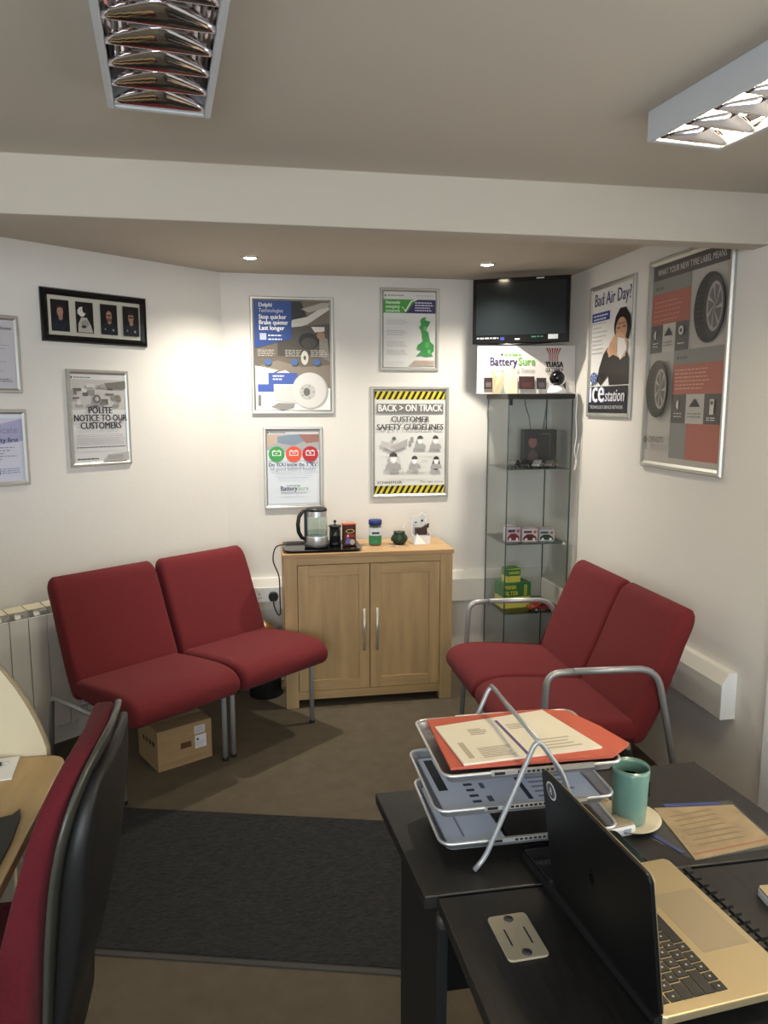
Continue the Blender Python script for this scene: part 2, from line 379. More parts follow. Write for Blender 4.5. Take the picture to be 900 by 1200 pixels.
def art_delphi(a):
    a.rect(0, 0.0, 1, 1, '6F6558')
    a.poly([(0,0.40),(0.3,0.46),(0.62,0.40),(1,0.42),(1,0),(0,0)], '8A7F72')
    a.poly([(0.38,1),(0.62,1),(0.70,0.86),(0.48,0.82)], '2B2926')
    a.poly([(0.5,0.83),(0.7,0.86),(0.97,0.98),(1,0.93),(0.7,0.79),(0.45,0.74)], 'C9C4BB')
    a.poly([(0.62,0.93),(0.9,0.99),(1,0.99),(0.98,0.95),(0.72,0.90)], 'A79F92')
    a.poly([(0.30,0.75),(1,0.80),(1,0.52),(0.30,0.50)], '4E4840')
    a.poly([(0.75,0.77),(0.93,0.77),(0.93,0.73),(0.80,0.72)], 'D8D2C8')
    a.ell(0.72, 0.64, 0.14, 0.075, '2A2724'); a.ell(0.72, 0.62, 0.10, 0.05, '453F38')
    a.poly([(0.86,0.70),(0.97,0.66),(1,0.45),(0.86,0.50)], '8B8478'); a.ell(0.88, 0.69, 0.055, 0.035, '9A7B62')
    a.ell(0.66, 0.485, 0.05, 0.065, 'CFCAC1'); a.ell(0.66, 0.485, 0.018, 0.02, '5B554C')
    a.poly([(0,1),(0.49,1),(0.49,0.66),(0,0.57)], '2E4A8E')
    a.text('Delphi', 0.06, 0.945, 0.030, 'F2F2F2', 0.014, 'LEFT', fit=0.17); a.text('Technologies', 0.06, 0.895, 0.029, 'DDE2F0', 0.0, 'LEFT', fit=0.32)
    for k, s_ in enumerate(('Stop quicker', 'Brake quieter', 'Last longer')): a.text(s_, 0.06, 0.835-0.05*k, 0.034, 'FFFFFF', 0.014, 'LEFT', fit=(0.36, 0.38, 0.33)[k])
    a.rect(0.07, 0.645, 0.155, 0.705, 'B9C3DA'); a.lines(0.18, 0.36, 0.645, 0.68, 2, 'E6E9F2', 0.012, 0)
    for x in (0.04, 0.40, 0.74): a.lines(x, x+0.24, 0.50, 0.55, 4, 'D6D2C8', 0.005)
    for x in (0.17, 0.52, 0.82): a.ell(x, 0.445, 0.05, 0.03, '4D6C9E')
    a.poly([(0,0.41),(0.30,0.37),(0.2,0.33),(0.4,0.37),(0.55,0.30),(1,0.20),(1,0),(0,0)], 'EDECE8')
    a.rect(0.17, 0.20, 0.52, 0.34, 'E9E8E6'); a.rect(0.17, 0.24, 0.55, 0.345, '4258A4'); a.lines(0.23, 0.38, 0.28, 0.31, 2, 'FFFFFF', 0.012)
    a.rect(0.03, 0.10, 0.24, 0.24, 'D9D8D6'); a.rect(0.03, 0.17, 0.24, 0.24, '3F57A6'); a.rect(0.03, 0.04, 0.07, 0.14, '7A766F')
    a.poly([(0.24,0.20),(0.55,0.24),(0.55,0.06),(0.24,0.09)], 'CBC9C6')
    a.poly([(0.2,0.03),(0.3,0.07),(0.52,0.06),(0.50,0.02),(0.35,0.00)], '8F8C88')
    a.ell(0.73, 0.18, 0.24, 0.17, 'AFADA9', 36); a.ell(0.715, 0.185, 0.23, 0.165, 'D4D2CE', 36); a.ell(0.69, 0.17, 0.11, 0.075, 'BDBBB7', 24)
    a.ell(0.68, 0.17, 0.045, 0.038, '6A6864'); 
    for k in range(5): a.ell(0.69+0.08*math.cos(k*1.257), 0.17+0.055*math.sin(k*1.257), 0.009, 0.007, '7D7B77', 8)
def art_map(a):
    a.rect(0, 0, 1, 1, 'D9D8D4'); dots(a, x=0.02, y=0.945); a.lines(0.62, 0.97, 0.95, 0.95, 1, '8F949A', 0.006, 0)
    a.rect(0, 0.72, 1, 0.90, '39355F'); a.poly([(0,0.72),(0.38,0.72),(0.46,0.74),(0.58,0.86),(0.66,0.90),(0,0.90)], '4E9B45')
    a.poly([(0.34,0.80),(0.37,0.80),(0.42,0.73),(0.54,0.87),(0.66,0.90),(0.6,0.90),(0.52,0.88),(0.42,0.76)], 'F0F2EE')
    for k, s_ in enumerate(('Nationwide', 'emergency', 'network')): a.text(s_, 0.04, 0.84-0.055*k, 0.026, 'D7EFCF', 0.010, 'LEFT', fit=0.27)
    a.lines(0.6, 0.96, 0.75, 0.85, 4, 'D8D6EA', 0.014, 0.3)
    for z in (0.62, 0.48, 0.33, 0.22): a.lines(0.06, 0.50, z-0.05, z, 3, 'A5A3A4', 0.006)
    a.poly([(0.70,0.62),(0.74,0.66),(0.82,0.67),(0.80,0.63),(0.90,0.61),(0.86,0.55),(0.80,0.50),(0.86,0.47),(0.88,0.40),(0.90,0.34),(0.97,0.30),(0.97,0.22),(0.92,0.18),(0.96,0.15),(0.80,0.14),(0.72,0.16),(0.62,0.14),(0.68,0.19),(0.74,0.22),(0.64,0.24),(0.66,0.30),(0.72,0.33),(0.76,0.36),(0.74,0.40),(0.74,0.44),(0.72,0.50),(0.68,0.53),(0.72,0.57)], '3F8F4A')
    a.ell(0.80, 0.52, 0.035, 0.03, '66B268'); a.ell(0.84, 0.3, 0.04, 0.04, '57A55C'); a.ell(0.88, 0.21, 0.03, 0.03, '6DB870')
    a.poly([(0.48,0.02),(0.98,0.02),(0.98,0.09),(0.6,0.09)], 'B7A79A'); a.lines(0.56, 0.95, 0.035, 0.07, 3, '8F7464', 0.006)
    a.lines(0.03, 0.45, 0.03, 0.07, 3, 'B4B2B2', 0.004)
def art_track(a):
    a.rect(0, 0, 1, 1, 'DEDEDA')
    for z0 in (0.915, 0.005):
        a.rect(0.0, z0, 1.0, z0+0.078, '1C1A12')
        for k in range(13):
            x = -0.02+0.08*k; x0, x1, x2, x3 = x, x+0.042, x+0.042+0.06, x+0.06
            a.poly([(max(0,x0),z0),(min(1,x1),z0),(min(1,x2),z0+0.078),(min(1,x3),z0+0.078)], 'D9C63A')
    a.rect(0.03, 0.785, 0.97, 0.875, '77746F'); a.text('BACK ❯ ON TRACK'.replace('❯', '>'), 0.5, 0.803, 0.054, 'F4F4F2', 0.010, fit=0.90)
    a.text('CUSTOMER', 0.5, 0.70, 0.046, '45433F', 0.010, fit=0.54); a.text('SAFETY GUIDELINES', 0.5, 0.625, 0.046, '45433F', 0.010, fit=0.94)
    def person(x, z, s_, hair='4A4A4A', mask=True):
        a.poly([(x-0.09*s_, z), (x-0.08*s_, z+0.04*s_), (x-0.03*s_, z+0.06*s_), (x+0.03*s_, z+0.06*s_), (x+0.08*s_, z+0.04*s_), (x+0.09*s_, z)], 'A6A5A3')
        a.ell(x, z+0.085*s_, 0.040*s_, 0.036*s_, 'E9E6E2', 16); a.ell(x, z+0.10*s_, 0.046*s_, 0.036*s_, hair, 14, 0, 180)
        a.poly([(x-0.03*s_, z+0.088*s_), (x+0.03*s_, z+0.088*s_), (x+0.02*s_, z+0.06*s_), (x-0.02*s_, z+0.06*s_)], 'F6F6F6')
    a.poly([(0.09,0.52),(0.30,0.49),(0.42,0.46),(0.34,0.44),(0.24,0.42),(0.09,0.47)], 'C3C1BE'); a.poly([(0.46,0.54),(0.34,0.50),(0.22,0.46),(0.30,0.43),(0.46,0.47)], 'AFADAA')
    a.ell(0.27, 0.54, 0.03, 0.02, '6E6C69', 12)
    person(0.64, 0.44, 0.95); person(0.86, 0.44, 0.95); a.rect(0.50, 0.50, 0.545, 0.555, '9A9896')
    person(0.26, 0.24, 1.25); person(0.56, 0.245, 0.95); a.ell(0.87, 0.29, 0.055, 0.06, '3C3A38', 16); person(0.87, 0.245, 0.9, '3C3A38'); a.lines(0.66, 0.77, 0.31, 0.325, 2, 'B0AEAC', 0.005)
    a.lines(0.10, 0.46, 0.41, 0.42, 2, 'B4B2B0', 0.004); a.lines(0.56, 0.94, 0.41, 0.42, 2, 'B4B2B0', 0.004); a.lines(0.22, 0.85, 0.19, 0.21, 3, 'A9A7A5', 0.004)
    a.text('SCHAEFFLER', 0.03, 0.105, 0.021, '4C4A48', 0.010, 'LEFT', fit=0.35); a.text('The right choice', 0.97, 0.110, 0.017, '6B6967', 0, 'RIGHT', fit=0.33)
def art_three(a):
    a.rect(0, 0, 1, 1, 'DCE2EA'); a.rect(0, 0.955, 1, 1, 'C8CACD'); dots(a, x=0.0, y=0.965)
    a.rect(0, 0.70, 1, 0.95, 'A9A7A8'); a.poly([(0,0.95),(0.3,0.95),(0.2,0.84),(0,0.78)], 'C0AA98'); a.poly([(0.2,0.92),(0.6,0.95),(0.8,0.88),(0.5,0.80),(0.2,0.84)], '7F8EA0')
    a.poly([(0.6,0.95),(1,0.95),(1,0.85),(0.75,0.83)], '9A6B62'); a.poly([(0,0.74),(0.5,0.70),(1,0.74),(1,0.60),(0,0.60)], 'DCE2EA')
    for x, c in ((0.18, '3E9A4A'), (0.51, 'E0532F'), (0.83, 'B5242E')):
        a.ell(x, 0.685, 0.155, 0.105, c, 28)
        a.rect(x-0.085, 0.665, x+0.085, 0.73, 'F2F2F0'); a.rect(x-0.07, 0.675, x+0.07, 0.72, c); a.rect(x-0.06, 0.73, x-0.03, 0.74, 'F2F2F0'); a.rect(x+0.03, 0.73, x+0.06, 0.74, 'F2F2F0')
    a.poly([(0.14,0.70),(0.17,0.685),(0.22,0.715),(0.17,0.695)], 'F2F2F0'); a.rect(0.48, 0.695, 0.55, 0.703, 'F2F2F0'); a.poly([(0.83,0.72),(0.80,0.695),(0.83,0.695),(0.82,0.675),(0.86,0.70),(0.835,0.70)], 'F2F2F0')
    a.text('Do YOU know the 3 "R\'s"', 0.5, 0.525, 0.030, '39355A', 0.01, fit=0.94); a.text('of good battery health?', 0.5, 0.465, 0.029, '7C8794', 0.0, fit=0.88)
    a.lines(0.08, 0.92, 0.37, 0.41, 3, '9AA5B2', 0.005, 0.3, 'C'); a.lines(0.36, 0.62, 0.255, 0.255, 1, '6F8F70', 0.014, 0)
    a.text('Battery', 0.24, 0.20, 0.036, '39355A', 0.014, 'LEFT', fit=0.32); a.text('Sure', 0.58, 0.20, 0.036, '7FA77E', 0.0, 'LEFT', fit=0.20)
    a.lines(0.25, 0.75, 0.165, 0.165, 1, 'A9B2BC', 0.008, 0); a.rect(0, 0, 1, 0.03, 'C9D0D8')
def art_notice(a):
    a.rect(0, 0, 1, 1, 'D4D3D2'); dots(a, x=0.0, y=0.955); a.rect(0, 0.60, 1, 0.94, 'BDBAB6')
    random.seed(3)
    for k in range(26):
        x = random.random()*0.85; z = 0.62+random.random()*0.24; a.rect(x, z, x+0.05+random.random()*0.12, z+0.02+random.random()*0.05, random.choice(['8E8B88','A19E9A','77746F','CCCAC6','6A6763']))
    a.poly([(0.6,0.90),(1,0.93),(1,0.84),(0.66,0.84)], '77736D'); a.ell(0.45, 0.72, 0.07, 0.05, '6E6B67'); a.ell(0.45, 0.72, 0.035, 0.025, 'B9B6B2')
    a.text('POLITE', 0.5, 0.555, 0.044, '2E2A38', 0.014, fit=0.44); a.text('NOTICE TO OUR', 0.5, 0.468, 0.044, '2E2A38', 0.014, fit=0.98); a.text('CUSTOMERS', 0.5, 0.381, 0.044, '2E2A38', 0.014, fit=0.76)
    a.lines(0.03, 0.97, 0.20, 0.31, 7, 'A3A1A3', 0.005, 0.1); a.lines(0.03, 0.95, 0.165, 0.165, 1, '4A4752', 0.010, 0)
    a.poly([(0.5,0.0),(1,0),(1,0.10),(0.6,0.08)], 'B2B0AC'); a.lines(0.03, 0.42, 0.03, 0.03, 1, '4A4752', 0.014, 0); a.lines(0.6, 0.97, 0.03, 0.06, 3, '858286', 0.006)
def art_doc(a):
    a.rect(0, 0, 1, 1, 'C9C6CC'); random.seed(5)
    a.text('Terms and conditions', 0.97, 0.86, 0.020, '55525E', 0.02, 'RIGHT', fit=0.62)
    for z in (0.74, 0.66, 0.58, 0.50, 0.42, 0.34, 0.26): a.lines(0.08, 0.95, z-0.03, z, 2, '8F8C98', 0.007, 0.3)
    a.lines(0.08, 0.95, 0.10, 0.13, 2, '6B6875', 0.012, 0.05)
def art_cert(a):
    a.rect(0, 0, 1, 1, 'D2D2E2'); a.rect(0, 0.94, 1, 1, 'DFE6F0'); a.poly([(0.6,0.80),(1,0.93),(1,0.60),(0.72,0.55)], 'A9A9CC')
    a.text('Certificate', 0.95, 0.72, 0.040, '8A8A9A', 0.0, 'RIGHT'); a.text('quality first', 0.95, 0.585, 0.028, '4A4A66', 0.03, 'RIGHT')
    a.lines(0.3, 0.95, 0.33, 0.50, 5, '63637E', 0.010, 0.3); a.rect(0.05, 0.12, 0.95, 0.20, 'C6C9DC'); a.lines(0.05, 0.95, 0.125, 0.185, 3, '3B4A86', 0.006, 0)
    a.rect(0.55, 0.10, 0.74, 0.20, '2A3F90')
def art_ice(a):
    a.rect(0, 0, 1, 1, 'E4E3E1')
    a.text('Bad Air Day?', 0.50, 0.87, 0.088, '2B2D5E', 0.012, fit=0.90)
    a.rect(0.0, 0.745, 0.46, 0.815, '3A4A92'); a.lines(0.04, 0.42, 0.757, 0.785, 2, 'E4E6F4', 0.012)
    for z in (0.725, 0.69, 0.655, 0.62, 0.585, 0.555, 0.52, 0.485): a.lines(0.03, 0.42, z, z, 1, '9A9AA2', 0.006, 0.5)
    # person sneezing into a tissue
    a.poly([(0.20,0.26),(0.24,0.36),(0.34,0.47),(0.44,0.52),(0.62,0.47),(0.88,0.50),(0.97,0.42),(1.0,0.22),(0.52,0.22),(0.48,0.30),(0.30,0.22)], '302C2A')
    a.ell(0.78, 0.675, 0.19, 0.125, '26201E', 24); a.poly([(0.60,0.66),(0.62,0.75),(0.72,0.81),(0.86,0.81),(0.97,0.74),(1.0,0.65),(0.94,0.56)], '26201E')
    a.ell(0.77, 0.645, 0.135, 0.095, 'C99B7B', 24); a.poly([(0.62,0.70),(0.70,0.74),(0.86,0.74),(0.92,0.70),(0.86,0.78),(0.70,0.79)], '2A2220')
    a.rect(0.67, 0.655, 0.745, 0.663, '3A2A24'); a.rect(0.80, 0.66, 0.88, 0.668, '3A2A24'); a.lines(0.67, 0.88, 0.69, 0.69, 1, '4A342B', 0.006, 0)
    a.poly([(0.60,0.60),(0.72,0.63),(0.86,0.60),(0.94,0.53),(0.90,0.44),(0.80,0.42),(0.60,0.46),(0.50,0.44),(0.44,0.50),(0.52,0.56)], 'D9AE8E')
    a.poly([(0.70,0.59),(0.86,0.57),(0.92,0.49),(0.78,0.41),(0.70,0.46)], 'F1EDE9')
    for k in range(4): a.poly([(0.52+0.05*k,0.56-0.01*k),(0.53+0.05*k,0.565-0.01*k),(0.56+0.05*k,0.47),(0.55+0.05*k,0.465)], 'B98866')
    a.rect(0, 0, 1, 0.215, '24242A'); a.rect(0, 0.213, 1, 0.219, 'DADADA')
    a.ell(0.13, 0.285, 0.09, 0.048, '50609A', 20); 
    for k in range(6): a.poly([(0.13+0.012*math.cos(k*1.05+1.57), 0.285+0.007*math.sin(k*1.05+1.57)), (0.13+0.065*math.cos(k*1.05-0.1), 0.285+0.036*math.sin(k*1.05-0.1)), (0.13+0.065*math.cos(k*1.05+0.1), 0.285+0.036*math.sin(k*1.05+0.1))], 'D9DEEE')
    a.text('ice', 0.235, 0.083, 0.165, '6B7CB4', 0.05, fit=0.41); a.text('ice', 0.235, 0.088, 0.16, 'F2F2F4', 0.010, fit=0.38); a.text('station', 0.70, 0.092, 0.085, 'E0E1E8', 0.02, shear=0.15, fit=0.47)
    a.text('TECHNOLOGY SERVICE NETWORK', 0.50, 0.032, 0.022, 'D8D8D8', 0.014, fit=0.84)
def art_tyres(a):
    BG = 'AFAAA2'; OR = 'A8675A'; GR = '5C5A57'; G2 = '85857F'  # washed out colours; the haze of the cover is mixed into them
    a.rect(0, 0, 1, 1, BG); a.rect(0, 0.925, 1, 1, '55524F')
    a.text('WHAT YOUR NEW TYRE LABEL MEANS', 0.5, 0.948, 0.036, 'C9C5BE', 0.01, fit=0.88)
    a.rect(0, 0.855, 0.54, 0.925, G2); a.lines(0.04, 0.16, 0.875, 0.875, 1, '6A6964', 0.015, 0); a.rect(0, 0.70, 0.54, 0.855, OR); a.lines(0.04, 0.44, 0.72, 0.81, 5, 'C98A76', 0.006)
    a.rect(0, 0.56, 0.54, 0.70, GR); a.rect(0.18, 0.56, 0.36, 0.70, 'B9B5AD')
    a.rect(0.36, 0.49, 1, 0.56, G2); a.lines(0.40, 0.54, 0.515, 0.515, 1, '6A6964', 0.015, 0); a.rect(0.36, 0.345, 1, 0.49, OR); a.lines(0.39, 0.85, 0.37, 0.46, 6, 'D09A86', 0.006)
    a.rect(0.36, 0.205, 1, 0.345, GR); a.rect(0.56, 0.205, 0.79, 0.345, 'B9B5AD'); a.rect(0.36, 0.06, 0.58, 0.205, G2); a.rect(0.58, 0.06, 1, 0.205, OR)
    a.rect(0, 0.0, 1, 0.06, BG); a.rect(0.36, 0.03, 0.58, 0.06, G2); a.rect(0.58, 0.03, 1, 0.06, OR)
    for x0, z0 in ((0, 0.56), (0.36, 0.205)):
        sc = 1 if x0 == 0 else 1.18
        a.ell(x0+0.09*sc, z0+0.09, 0.03, 0.022, 'C9C5BE', 14, 90, 270); a.lines(x0+0.05, x0+0.13*sc, z0+0.03, z0+0.045, 2, 'C9C5BE', 0.005, 0)
        a.poly([(x0+0.21*sc, z0+0.08), (x0+0.27*sc, z0+0.12), (x0+0.33*sc, z0+0.08)], '3F3D3B'); a.lines(x0+0.20*sc, x0+0.34*sc, z0+0.03, z0+0.045, 2, '77746F', 0.005, 0)
    a.ell(0.45, 0.655, 0.035, 0.022, 'C9C5BE'); a.ell(0.45, 0.655, 0.018, 0.010, GR); a.lines(0.41, 0.5, 0.59, 0.59, 1, 'C9C5BE', 0.006, 0)
    a.rect(0.87, 0.25, 0.92, 0.32, 'C9C5BE'); a.rect(0.88, 0.295, 0.91, 0.312, GR); a.lines(0.84, 0.95, 0.222, 0.232, 2, 'C9C5BE', 0.005, 0)
    def tyre(cx, cz, rx, rz, c):
        a.ell(cx, cz, rx, rz, c, 40)
        for k in range(12): 
            z = cz-rz*0.8+rz*1.6*k/11; a.poly([(cx-rx*0.92*math.sqrt(max(0,1-((z-cz)/rz)**2)), z), (cx-rx*0.30, z+0.004), (cx-rx*0.30, z+0.007), (cx-rx*0.92*math.sqrt(max(0,1-((z-cz)/rz)**2)), z+0.003)], '55524F')
        a.ell(cx+rx*0.30, cz, rx*0.66, rz*0.90, '4B4947', 36); a.ell(cx+rx*0.36, cz, rx*0.50, rz*0.70, '9C9892', 32); a.ell(cx+rx*0.38, cz, rx*0.42, rz*0.60, '6E6B66', 28)
        for k in range(7):
            t_ = k*2*math.pi/7; p = (cx+rx*0.38, cz)
            a.poly([(p[0]+0.06*rx*math.sin(t_), p[1]-0.06*rz*math.cos(t_)), (p[0]+rx*0.44*math.cos(t_-0.1), p[1]+rz*0.62*math.sin(t_-0.1)), (p[0]+rx*0.44*math.cos(t_+0.1), p[1]+rz*0.62*math.sin(t_+0.1))], 'AAA69F')
        a.ell(p[0], p[1], rx*0.08, rz*0.09, '8A8782', 12)
    tyre(0.80, 0.735, 0.19, 0.158, '3F3D3B'); tyre(0.175, 0.375, 0.165, 0.145, '45423F')
    a.ell(0.055, 0.115, 0.035, 0.018, '6A6762', 14); a.text('DENSITI', 0.11, 0.103, 0.036, '5A5753', 0.010, 'LEFT', fit=0.21)
def art_photos(a):
    a.rect(0, 0, 1, 1, 'C7C4B4')
    for k, x0 in enumerate((0.035, 0.285, 0.545, 0.79)):
        x1 = x0+0.185; z0, z1 = 0.10, 0.90; a.rect(x0, z0, x1, z1, '17161A'); cx = (x0+x1)/2
        def P(pts, c): a.poly([(x0+(x1-x0)*p[0], z0+(z1-z0)*p[1]) for p in pts], c)
        def E(x, z, rx, rz, c): a.ell(x0+(x1-x0)*x, z0+(z1-z0)*z, (x1-x0)*rx, (z1-z0)*rz, c, 16)
        if k != 1:
            P([(0.02,0),(0.05,0.30),(0.35,0.42),(0.65,0.42),(0.95,0.30),(0.98,0)], '202430' if k != 2 else '23262E')
            P([(0.42,0.50),(0.62,0.50),(0.64,0.40),(0.50,0.34),(0.40,0.40)], 'A37A66')
            E(0.50, 0.62, 0.17, 0.17, ('B08874', None, 'B4806E', 'A08070')[k])
            if k == 0: P([(0.28,0.68),(0.30,0.80),(0.5,0.84),(0.72,0.80),(0.74,0.66),(0.66,0.74),(0.45,0.76)], '3A2A20')
            if k == 2: E(0.5, 0.50, 0.13, 0.07, '6E5A4E'); P([(0.36,0.66),(0.64,0.66),(0.64,0.62),(0.36,0.62)], '2A2422')
            if k == 3: E(0.5, 0.78, 0.18, 0.07, '2A2320'); P([(0.36,0.66),(0.64,0.66),(0.64,0.61),(0.36,0.61)], '3A302C')
            P([(0.44,0.635),(0.47,0.635),(0.47,0.65),(0.44,0.65)], '2A1E1A'); P([(0.55,0.635),(0.58,0.635),(0.58,0.65),(0.55,0.65)], '2A1E1A'); P([(0.45,0.545),(0.57,0.545),(0.56,0.53),(0.46,0.53)], '7E4A44')
            if k >= 2: E(0.72, 0.16, 0.06, 0.04, '8FA0A8'); E(0.24, 0.18, 0.04, 0.03, '8FA0A8')
        else:
            P([(0.10,0.02),(0.12,0.28),(0.30,0.50),(0.62,0.50),(0.84,0.25),(0.95,0.02)], 'B9B4AA'); E(0.5, 0.30, 0.22, 0.12, '9B978E')
            E(0.34, 0.68, 0.22, 0.16, 'D8D4CC'); E(0.50, 0.76, 0.12, 0.12, '1E1B1A'); E(0.14, 0.66, 0.09, 0.06, 'D8D4CC'); E(0.09, 0.66, 0.04, 0.03, '1E1B1A'); P([(0.52,0.86),(0.66,0.78),(0.66,0.55),(0.56,0.60)], '2A2624'); E(0.28, 0.73, 0.02, 0.02, '1E1B1A')
            E(0.42, 0.20, 0.14, 0.05, '3A3835')
BK = lambda x, z: (x, YB, z)
poster('silver framed brake poster with dark blue top left block, highest poster above the kettle', BK(-0.006, 1.522), 0, 0.450, 0.626, art_delphi, fr=0.022)
poster('silver framed white poster with green map of Britain', BK(0.70, 1.762), 0, 0.335, 0.448, art_map, fr=0.020)
poster('silver framed customer safety poster with yellow and black striped edges', BK(0.647, 1.046), 0, 0.452, 0.628, art_track, fr=0.022)
poster('silver framed battery health poster with green, orange and red circles', BK(0.05, 0.998), 0, 0.325, 0.455, art_three, fr=0.020)
poster('silver framed polite notice poster with grey photo top, left wall', wl(-0.872, 0, 1.287), WLR, 0.306, 0.446, art_notice, fr=0.020, tilt=0)
poster('plain text notice in silver frame, upper one cut by the left picture edge', wl(-1.40, 0, 1.621), WLR, 0.332, 0.325, art_doc, fr=0.020)
poster('mauve and blue certificate in silver frame, lower one cut by the left picture edge', wl(-1.50, 0, 1.225), WLR, 0.440, 0.328, art_cert, fr=0.020)
poster('black framed row of four portraits including a dog', wl(-0.968, 0, 1.850), WLR, 0.512, 0.232, art_photos, fr=0.030, frame=M_black, depth=0.02, name='photo_frame', cat='picture frame')
def RW(y, z): return (XR, y, z)
poster('silver framed poster of a person sneezing, words Bad Air Day', RW(3.665, 1.512), R(-90), 0.455, 0.648, art_ice, fr=0.022)
poster('largest silver framed poster, orange and grey panels with two tyres', RW(3.085, 1.302), R(-90), 0.588, 0.880, art_tyres, fr=0.026, depth=0.018)

# ------------------------------------------------------------------ oak cabinet
X0, X1, Y0, Y1, ZC = 0.134, 1.018, 3.723, 4.085, 0.822
cab = thing('oak_cabinet', 'oak sideboard with two panelled doors under the posters', 'cabinet', (X0, Y0, 0))
Wc = X1-X0; Dc = Y1-Y0
b = MB(); b.box((-0.006, -0.008, ZC-0.022), (Wc+0.006, Dc, ZC)); b.build('top', M_oaktop, cab, bevel=0.002)
for x in (0, Wc-0.066):
    b = MB(); b.box((x, 0, 0), (x+0.066, 0.045, ZC-0.022)); b.build('post', M_oakv, cab, bevel=0.002)
    b = MB(); b.box((x, Dc-0.045, 0), (x+0.066, Dc, ZC-0.022)); b.build('post', M_oakv, cab, bevel=0.002)
    b = MB(); b.box((x+0.006 if x == 0 else x+0.04, 0.045, 0.05), (x+0.026 if x == 0 else x+0.060, Dc-0.045, ZC-0.022)); b.build('side_panel', M_oakv, cab)
b = MB(); b.box((0.066, 0.004, 0.762), (Wc-0.066, 0.03, ZC-0.022)); b.build('rail', M_oakh, cab, bevel=0.001)
b = MB(); b.box((0.066, 0.004, 0.042), (Wc-0.066, 0.03, 0.086)); b.build('rail', M_oakh, cab, bevel=0.001)
b = MB(); b.box((0.026, Dc-0.02, 0.05), (Wc-0.026, Dc-0.008, ZC-0.022)); b.build('back_panel', M_oakv, cab)
b = MB(); b.box((0.067, 0.03, 0.045), (Wc-0.067, Dc-0.021, 0.06)); b.build('floor_panel', M_oakh, cab)
dx0, dx1 = 0.0685, Wc-0.0685; dm = (dx0+dx1)/2
for (a0, a1, hx) in ((dx0, dm-0.002, dm-0.034), (dm+0.002, dx1, dm+0.034)):
    z0, z1 = 0.089, 0.759; st = 0.056
    d = MB(); d.box((a0+st, 0.012, z0+st), (a1-st, 0.020, z1-st)); door = d.build('door', M_oakv, cab)
    for lo, hi, m_ in (((a0, z0), (a0+st, z1), M_oakv), ((a1-st, z0), (a1, z1), M_oakv)):
        b = MB(); b.box((lo[0], 0.002, lo[1]), (hi[0], 0.024, hi[1])); b.build('stile', m_, door, bevel=0.0015)
    for zz in (z0, z1-st):
        b = MB(); b.box((a0+st, 0.0025, zz), (a1-st, 0.024, zz+st)); b.build('door_rail', M_oakh, door, bevel=0.0015)
    b = MB(); b.cyl((hx, -0.026, 0.305), (hx, -0.026, 0.528), 0.0065, 14); b.cyl((hx, -0.026, 0.33), (hx, 0.003, 0.33), 0.004); b.cyl((hx, -0.026, 0.503), (hx, 0.003, 0.503), 0.004)
    b.build('handle', M_steel, door, smooth=False)

# things on the cabinet
ZT = ZC
t = thing('serving_tray', 'black glossy tray under the kettle on the sideboard', 'tray', (0.337, 3.865, ZT))
def rr3(x0, y0, x1, y1, r, z): return [(p[0], p[1], z) for p in rrect(x0, y0, x1, y1, r)]
b = MB(); b.rings([rr3(-0.185,-0.115,0.185,0.115,0.03,0.0), rr3(-0.205,-0.135,0.205,0.135,0.04,0.016), rr3(-0.201,-0.131,0.201,0.131,0.038,0.016), rr3(-0.180,-0.110,0.180,0.110,0.028,0.004)]); b.build('tray_body', M_black, t)
k_ = thing('electric_kettle', 'glass and steel kettle with black handle on the tray', 'kettle', (0.315, 3.87, ZT+0.0055))
b = MB(); b.lathe([(0.062, 0), (0.066, 0.004), (0.066, 0.014), (0.060, 0.018)], n=32); b.build('power_base', M_blackpl, k_)
b = MB(); b.lathe([(0.058, 0.018), (0.0585, 0.020), (0.0585, 0.060), (0.058, 0.062)], n=32); b.build('steel_band', M_steel, k_)
b = MB(); b.lathe([(0.0575, 0.062), (0.0585, 0.10), (0.055, 0.165)], n=32, cap=False); b.lathe([(0.0545, 0.062), (0.0555, 0.10), (0.052, 0.165)], n=32, cap=False); b.build('glass_jug', M_kglass, k_)
b = MB(); b.lathe([(0.052, 0.063), (0.053, 0.085), (0.0525, 0.088)], n=32); b.build('water', M_kglass, k_)
b = MB(); b.lathe([(0.0555, 0.165), (0.0545, 0.195)], n=32, cap=False); b.build('steel_collar', M_steel, k_)
b = MB(); b.lathe([(0.055, 0.194), (0.056, 0.200), (0.050, 0.210), (0.025, 0.214), (0.001, 0.214)], n=32); b.build('lid', M_blackpl, k_, smooth=True)
b = MB(); b.tube([(-0.045, -0.005, 0.196), (-0.074, -0.012, 0.194), (-0.094, -0.018, 0.165), (-0.100, -0.019, 0.125), (-0.096, -0.018, 0.085), (-0.080, -0.013, 0.055), (-0.058, -0.008, 0.045)], 0.0105, 10); b.box((-0.066, -0.018, 0.03), (-0.050, 0.010, 0.20)); b.build('handle', M_blackpl, k_)
b = MB(); b.poly([(0.005, -0.0615, 0.13), (0.038, -0.048, 0.13), (0.038, -0.048, 0.155), (0.005, -0.0600, 0.155)], M_paper); b.bm.free(); 
t = thing('cafetiere', 'small black cafetiere beside the kettle', 'coffee maker', (0.415, 3.905, ZT+0.0055))
b = MB(); b.lathe([(0.030, 0), (0.033, 0.004), (0.033, 0.018), (0.029, 0.02)], n=24); 
for k in range(4):
    a_ = k*math.pi/2+0.7; c_, s_ = math.cos(a_)*0.032, math.sin(a_)*0.032; b.tube([(c_, s_, 0.015), (c_*1.04, s_*1.04, 0.055), (c_, s_, 0.102)], 0.006, 8)
b.build('cage', M_blackpl, t)
